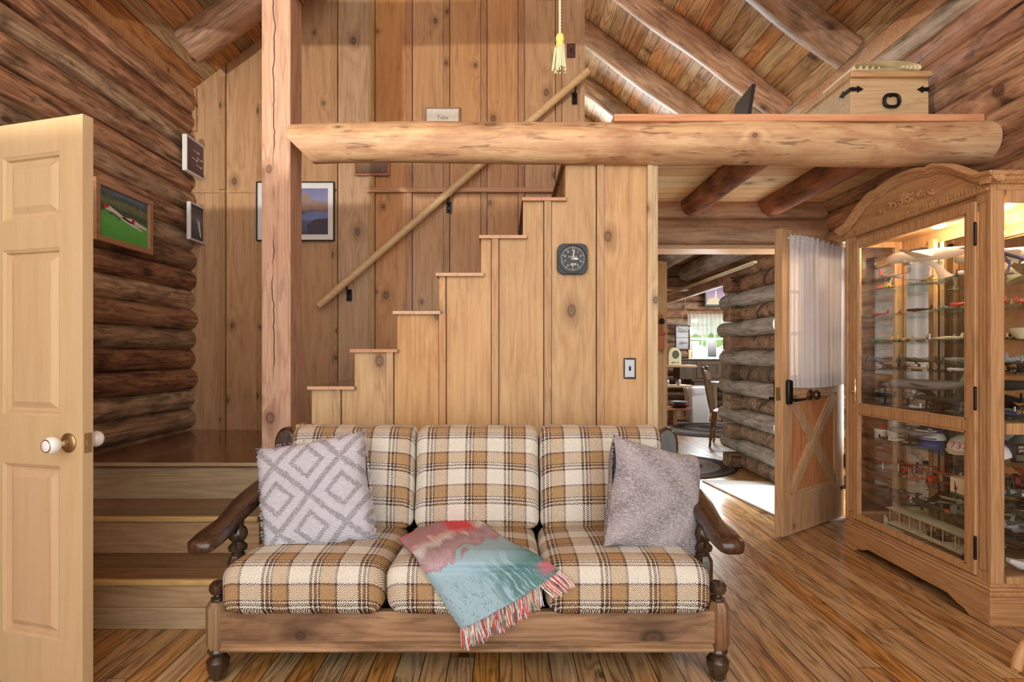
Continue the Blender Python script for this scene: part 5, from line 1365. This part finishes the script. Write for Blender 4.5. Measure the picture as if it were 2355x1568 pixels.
# windsor chair
def chair(label, loc, rz, mat, full=True):
    t = root('spindle_back_chair', label, 'chair', loc, rz)
    mb = MB(); mb.rings([[Vector((.23*math.copysign(abs(math.cos(a))**.7,math.cos(a))*s, .21*math.copysign(abs(math.sin(a))**.7,math.sin(a))*s, z)) for a in [2*PI*k/24 for k in range(24)]] for s,z in ((.9,.43),(1,.44),(1,.455),(.95,.465))]); mk('seat', mb, mat, t)
    tp = [(.012,0),(.017,.03),(.013,.07),(.02,.1),(.021,.16),(.014,.18),(.02,.2),(.014,.22),(.018,.30),(.016,.44)]
    for x in (-.17,.17):
        for y in (-.15,.15):
            mb = MB(); pts = [(x*(1.25-.25*z/.44), y*(1.25-.25*z/.44), z) for r,z in tp]; mb.tube(pts, [r for r,z in tp], 10); mk('leg', mb, mat, t)
    for a in (((-.19,-.17,.2),(.19,-.17,.2)),((-.2,-.17,.13),(-.2,.17,.13)),((.2,-.17,.13),(.2,.17,.13)),((-.19,.17,.2),(.19,.17,.2))): mb = MB(); mb.tube([a[0],[(p+q)/2 for p,q in zip(*a)],a[1]],[.008,.013,.008],8); mk('stretcher', mb, mat, t)
    for x in (-.19,.19): mb = MB(); mb.tube([(x,.17,.45),(x*1.05,.2,.6),(x*1.1,.26,.95),(x*1.1,.275,1.0)],[.016,.02,.017,.022],10); mb.ball((x*1.1,.278,1.02),.024,10); mk('back_post', mb, mat, t)
    for k in range(5): x = -.12+.06*k; mb = MB(); mb.tube([(x,.17,.45),(x,.21,.65),(x*1.1,.25,.88)],[.008,.012,.008],8); mk('spindle', mb, mat, t)
    mb = MB(); mb.prism([(-.2,.86),(.2,.86),(.21,.95),(.12,.985),(-.12,.985),(-.21,.95)], lambda a,b,q: Vector((a,q+(b-.86)*.2+.02*(a/.2)**2*-1,b)), .24,.262); mk('crest_rail', mb, mat, t, bev=.004)
    return t
chair('turned wooden spindle-back chair in the kitchen beside the log corner', (2.93,6.95,0), math.radians(62), M['oldchair'] if 'oldchair' in M else M['sofal'])
t = root('stool', 'dark small stool in front of the far kitchen desk', 'stool', (4.02,9.45,0))
mb = MB(); mb.box((-.2,-.18,.6),(.2,.18,.63)); mk('seat', mb, M['darkwood'], t, bev=.01)
for x in (-1,1):
    for y in (-1,1): mb = MB(); mb.tube([(x*.15,y*.14,.6),(x*.2,y*.18,0)],[.018,.014],8); mk('leg', mb, M['darkwood'], t)
mb = MB(); mb.tube([(-.18,-.16,.25),(.18,-.16,.25)],.01,8); mk('rung', mb, M['darkwood'], t)
# desk with cabinet on it under the window
dsk = root('writing_desk', 'dark wooden desk below the kitchen window', 'desk', (4.1,10.1,0))
mb = MB(); mb.box((-.62,-.3,.70),(.7,.2,.735)); mk('top', mb, M['darkwood'], dsk, bev=.004)
for x in (-.58,.62):
    for y in (-.26,.15): mb = MB(); mb.box((x,y,0),(x+.06,y+.06,.70)); mk('leg', mb, M['darkwood'], dsk)
mb = MB(); mb.box((-.56,-.28,.58),(.66,-.26,.70)); mk('apron', mb, M['darkwood'], dsk)
t = root('desk_hutch', 'dark cabinet with panelled doors standing on the desk', 'cabinet', (4.0,10.08,.735))
mb = MB(); mb.box((-.72,-.2,0),(.55,.18,.36)); mk('case', mb, M['darkwood'], t, bev=.004); mb = MB(); mb.box((-.76,-.22,.36),(.6,.2,.385)); mk('top', mb, M['darkwood'], t, bev=.004)
for x in (-.40,.08): mb = MB(); rectframe(mb, x,x+.44,.03,.33,-.212,-.2,.05); mk('door', mb, M['darkwood'], t)
# things on the hutch
t = picture('framed_photo', 'small framed portrait standing at the left on the desk cabinet', Vector((3.93,10.02,1.31)), (1,.1,0), (0,.1,1), .19, .34, .015, M['white'], artzy('bw_art', [(0,(60,64,70)),(.5,(140,146,150)),(1,(200,206,206))], 9), .015)
t = root('desk_lamp', 'slim dark desk lamp with tubular shade on the desk cabinet', 'lamp', (4.40,9.95,1.12))
mb = MB(); mb.lathe([(.05,0),(.05,.012),(.01,.02)],(0,0,0),16); mk('base', mb, M['blackm'], t)
mb = MB(); mb.tube([(0,0,.01),(0.02,0,.2),(-.03,0,.42)],.007,8); mb.tube([(0.03,0,.01),(0.05,0,.2),(0.0,0,.42)],.005,8); mk('arm', mb, M['blackm'], t)
mb = MB(); mb.tube([(-.16,0,.42),(.14,0,.38)],.032,12); mk('shade', mb, M['blackm'], t)
t = root('candlestick', 'small dark candlestick beside the desk lamp', 'candlestick', (4.12,9.95,1.12)); mb = MB(); mb.lathe([(.05,0),(.02,.01),(.01,.03),(.015,.08),(.01,.1),(.02,.11),(.012,.16)],(0,0,0),12); mk('stem', mb, M['blackm'], t)
t = root('kitchen_table', 'pale topped kitchen table just left of the log corner', 'table', (3.9,8.3,0))
mb = MB(); mb.box((-.5,-.5,.72),(.6,.5,.755)); mk('top', mb, M['white'], t, bev=.01)
for x in (-.42,.5):
    for y in (-.42,.42): mb = MB(); mb.tube([(x,y,0),(x,y,.4),(x,y,.72)],[.022,.032,.03],10); mk('leg', mb, M['white'], t)
# bin
t = root('waste_bin', 'tall white plastic bin with a bag liner folded over its rim', 'bin', (3.42,9.35,0))
mb = MB(); mb.rings([[Vector((x*a,y*a,z)) for x,y in ((-.2,-.14),(-.16,-.17),(.16,-.17),(.2,-.14),(.2,.14),(.16,.17),(-.16,.17),(-.2,.14))] for a,z in ((.78,0),(1,.62))]); mk('body', mb, M['white'], t, smooth=.5)
mb = MB(); mb.grid(40, 4, lambda u,v: Vector(((.215+.01*math.sin(u*60))*math.copysign(abs(math.cos(2*PI*u))**.5,math.cos(2*PI*u)), (.18+.01*math.sin(u*47))*math.copysign(abs(math.sin(2*PI*u))**.5,math.sin(2*PI*u)), .64-v*(.1+.03*math.sin(u*23)+.05*(1 if .55<u<.8 else 0))))); mk('liner', mb, M['sheer'], t, smooth=2)
# shelf unit at left
su = root('wall_shelf', 'pale shelf unit behind the kitchen partition with three shelves', 'shelf', (2.75,9.0,0))
for i, (z, w) in enumerate(((.30,.42),(.68,.42),(1.02,.46))): mb = MB(); mb.box((-.7,-.15,z-.035),(w-.02 if i<2 else w+.02,.22,z)); mk('shelf', mb, M['trimx'], su, bev=.003)
mb = MB(); mb.box((.1,-.1,0),(.16,.18,.27)); mb.box((-.68,.18,0),(-.6,.22,1.02)); mb.box((.05,.2,0),(.1,.22,1.02)); mk('support', mb, M['trimx'], su)
t = root('cathedral_radio', 'arched vintage wooden radio on the upper kitchen shelf', 'radio', (2.86,8.95,1.02), .15); t.scale = (.68,.68,.78)
mb = MB(); mb.prism([(-.17,0),(.17,0),(.17,.22)]+[(.17*math.cos(a),.22+.16*math.sin(a)) for a in [PI*k/10 for k in range(1,10)]]+[(-.17,.22)], lambda a,b,q: Vector((a,q,b)), -.1, .1); mk('case', mb, M['cream'], t, bev=.006)
mb = MB(); mb.lathe([(.09,0),(.09,.004),(.001,.005)],(.02,-.1,.23),20,RY); mk('grille', mb, M['olive'], t)
for x in (-.06,.0,.08): mb = MB(); mb.lathe([(.014,0),(.012,.015),(.001,.016)],(x,-.1,.06),10,RY); mk('knob', mb, M['black'], t)
for i, x in enumerate((-.3,-.1,.1)):
    t = root('glass_ball', ['round silver ornament, left on the middle kitchen shelf','round silver ornament, middle on the middle kitchen shelf','round silver ornament, right on the middle kitchen shelf'][i], 'ornament', (2.85+x,8.95,.68), group='silver ornaments'); mb = MB(); mb.ball((0,0,.05),.05,14); mk('ball', mb, M['chrome'], t)
for k in range(4):
    t = root('plate', ['bottom plate of the stack on the low kitchen shelf','second plate from the bottom of the stack on the low kitchen shelf','second plate from the top of the stack on the low kitchen shelf','top plate of the stack on the low kitchen shelf'][k], 'plate', (2.97,8.95,.30+.028*k), group='plates on the low kitchen shelf'); mb = MB(); mb.lathe([(.08,0),(.14,.02),(.145,.024),(.08,.008),(.001,.006)],(0,0,0),24); mk('dish', mb, [M['black'],M['red'],M['silver'],M['silver']][k], t)
# pictures on the far wall
t = picture('framed_print', 'purple framed print of a rocket above the kitchen window', Vector((4.11,10.28,2.36)), (1,0,0), (0,0,1), .43, .44, .03, M['dgreen'], artzy('rocket_art', [(0,(196,170,190)),(.25,(150,96,140)),(1,(110,74,124))], 3), .03, .02, M['cream'],
  shapes=[('rocket_shape', M['white'], [[(-.1,-.3),(.12,-.35),(.1,.3),(.02,.75),(-.06,.3)]]), ('smoke_shape', M['cream'], [[(-.9,-.9),(.6,-.9),(.3,-.4),(-.2,-.3),(-.8,-.45)]])])
t = picture('framed_print', 'tall black frame holding two grey aircraft photos left of the kitchen window', Vector((3.46,10.27,1.53)), (1,0,0), (0,0,1), .285, .48, .018, M['black'], artzy('mono_art', [(0,(150,150,156)),(.5,(196,196,200)),(1,(170,172,180))], 3), .03,
  shapes=[('aircraft_shapes', M['grey'], [[(-.8,.5),(-.6,.62),(.2,.55),(.8,.6),(.8,.45),(-.1,.42)],[(-.6,-.5),(-.2,-.35),(.8,-.45),(.7,-.52),(.0,-.6),(-.5,-.62)]]), ('divider', M['black'], [[(-1,-.02),(1,-.02),(1,.02),(-1,.02)]])])
t = root('hanging_ornament', 'small white model airplane hanging on strings by the kitchen wall', 'ornament', (2.93,8.6,1.62))
mb = MB(); mb.tube([(-.1,0,.02),(.02,0,-.03),(.14,0,.06)],[.01,.018,.006],8); mb.tube([(-.14,0,.0),(0,0,-.02),(.1,0,.02)],.008,6); mk('body', mb, M['white'], t)
mb = MB(); mb.tube([(-.08,0,.02),(.02,0,.36)],.002,4); mb.tube([(.1,0,.04),(.02,0,.36)],.002,4); mb.tube([(.02,0,.36),(.02,0,.7)],.002,4); mk('strings', mb, M['cream'], t)
# valance
t = root('valance_curtain', 'short lace valance across the top of the kitchen window', 'curtain', (4.04,10.3,1.75))
mb = MB(); mb.grid(120, 14, lambda u,v: Vector(((u-.5)*.93, .02*math.sin(u*70)*(1-.5*v), (v-.5)*.40-.03*(1-v)*math.sin(u*PI*6)**2+.06))); mk('lace', mb, M['lace'], t, smooth=2)
mb = MB(); mb.tube([(-.48,0,.25),(.48,0,.25)],.01,8); mk('rod', mb, M['brass'], t)
# telephone and outlet
t = root('wall_telephone', 'antique wooden wall telephone on the kitchen partition', 'telephone', (1.765,6.05,1.45))
mb = MB(); mb.box((-.12,-.08,-.2),(.035,0,.2)); mb.box((-.14,-.14,-.03),(.05,0,-.0)); mb.box((-.12,-.13,-.2),(.03,0,-.03)); mk('case', mb, M['framew'], t, bev=.006)
mb = MB(); mb.lathe([(.012,0),(.012,.05),(.035,.07),(.03,.07),(.008,.05)],(-.005,-.08,.12),16,RY); mk('mouthpiece', mb, M['black'], t)
t = root('wall_outlet', 'black electrical outlet on the log corner in the hall', 'outlet', (2.66,5.505,1.175))
mb = MB(); mb.box((-.035,-.01,-.045),(.035,.01,.045)); mk('plate', mb, M['black'], t, bev=.003); mb = MB(); mb.box((-.012,-.013,.008),(.012,-.009,.03)); mb.box((-.012,-.013,-.03),(.012,-.009,-.008)); mk('sockets', mb, M['grey'], t)
# rocker edge at lower right corner
t = root('rocking_chair_runner', 'curved pale wooden rocker tip at the bottom right corner', 'chair', (2.02,2.0,0))
mb = MB(); pts = []
for k in range(14):
    a = PI*.98-PI*.62*k/13; pts.append((.08+.16*math.cos(a), 0, .0+.16*math.sin(a)))
mb.tube([(-.085,0,.012)]+pts+[(.3,0,.135),(.6,.0,.10)], .018, 12, up=(0,1,0)); mk('runner', mb, M['trimw'], t, smooth=1)

# ================================================================= CAMERA, LIGHT
cam = bpy.data.cameras.new('camera'); co = bpy.data.objects.new('camera', cam); C.objects.link(co)
co.location = (0,0,H); co.rotation_euler = (PN,0,0)
cam.sensor_width = 36; cam.lens = F/2355*36; cam.shift_x = 17.5/2355; cam.shift_y = 31/2355; cam.clip_start = .02
SC.camera = co
w = bpy.data.worlds.new('world'); SC.world = w; w.use_nodes = True
wt = w.node_tree; wt.nodes.clear()
o = wt.nodes.new('ShaderNodeOutputWorld'); bg = wt.nodes.new('ShaderNodeBackground'); bg.inputs[0].default_value = (1,.985,.96,1); bg.inputs[1].default_value = 1.35
wt.links.new(bg.outputs[0], o.inputs[0])
def area(name, loc, target, sx_, sy_, power, col=(1,1,1), spread=PI):
    l = bpy.data.lights.new(name, 'AREA'); l.shape = 'RECTANGLE'; l.size = sx_; l.size_y = sy_; l.energy = power; l.color = col; l.spread = spread
    ob = bpy.data.objects.new(name, l); C.objects.link(ob); ob.location = loc
    ob.rotation_euler = (Vector(target)-Vector(loc)).to_track_quat('-Z','Y').to_euler(); return ob
area('front_windows', (0,-1.45,2.2), (0,3,1.4), 4.4, 2.6, 44, (1,.98,.95))
ll = bpy.data.lights.new('unseen_uplight', 'SPOT'); ll.energy = 330; ll.color = (1,.93,.82); ll.spot_size = math.radians(165.4); ll.spot_blend = .03; ll.shadow_soft_size = .05  # added spot, no fixture; cone shaped to leave the lower walls darker
lo = bpy.data.objects.new('unseen_uplight', ll); C.objects.link(lo); lo.location = (-2.0,-1.0,1.6); lo.rotation_euler = (PI,0,0)
area('loft_daylight', (.9,8.4,3.3), (1.6,3,4), 1.2, 1.2, 130, (.78,.94,1))
area('dining_daylight', (4.8,8.2,2.5), (3.4,9,0.5), 1.6, 1.6, 90, (.92,.97,1))
area('kitchen_daylight', (4.04,10.25,1.5), (3.2,7,.6), .85, .9, 60, (.9,.97,1))
area('entry_daylight', (3.1,4.3,1.3), (1.8,4.6,1.0), .9, 1.8, 45, (.92,.97,1))
for i, y in enumerate((2.83,2.46)):
    l = bpy.data.lights.new('cabinet_lamp', 'POINT'); l.energy = 6; l.color = (1,.78,.5); l.shadow_soft_size = .03
    ob = bpy.data.objects.new('cabinet_lamp', l); C.objects.link(ob); ob.location = (2.33,y,1.85)
sl = bpy.data.lights.new('sun', 'SUN'); sl.energy = .45; sl.angle = .02; so = bpy.data.objects.new('sun', sl); C.objects.link(so)
so.rotation_euler = Vector((-.75,.12,-.65)).to_track_quat('-Z','Y').to_euler()
SC.view_settings.view_transform = 'Standard'; SC.view_settings.look = 'None'; SC.view_settings.gamma = 1; SC.view_settings.exposure = 0.52
SC.view_settings.use_curve_mapping = False
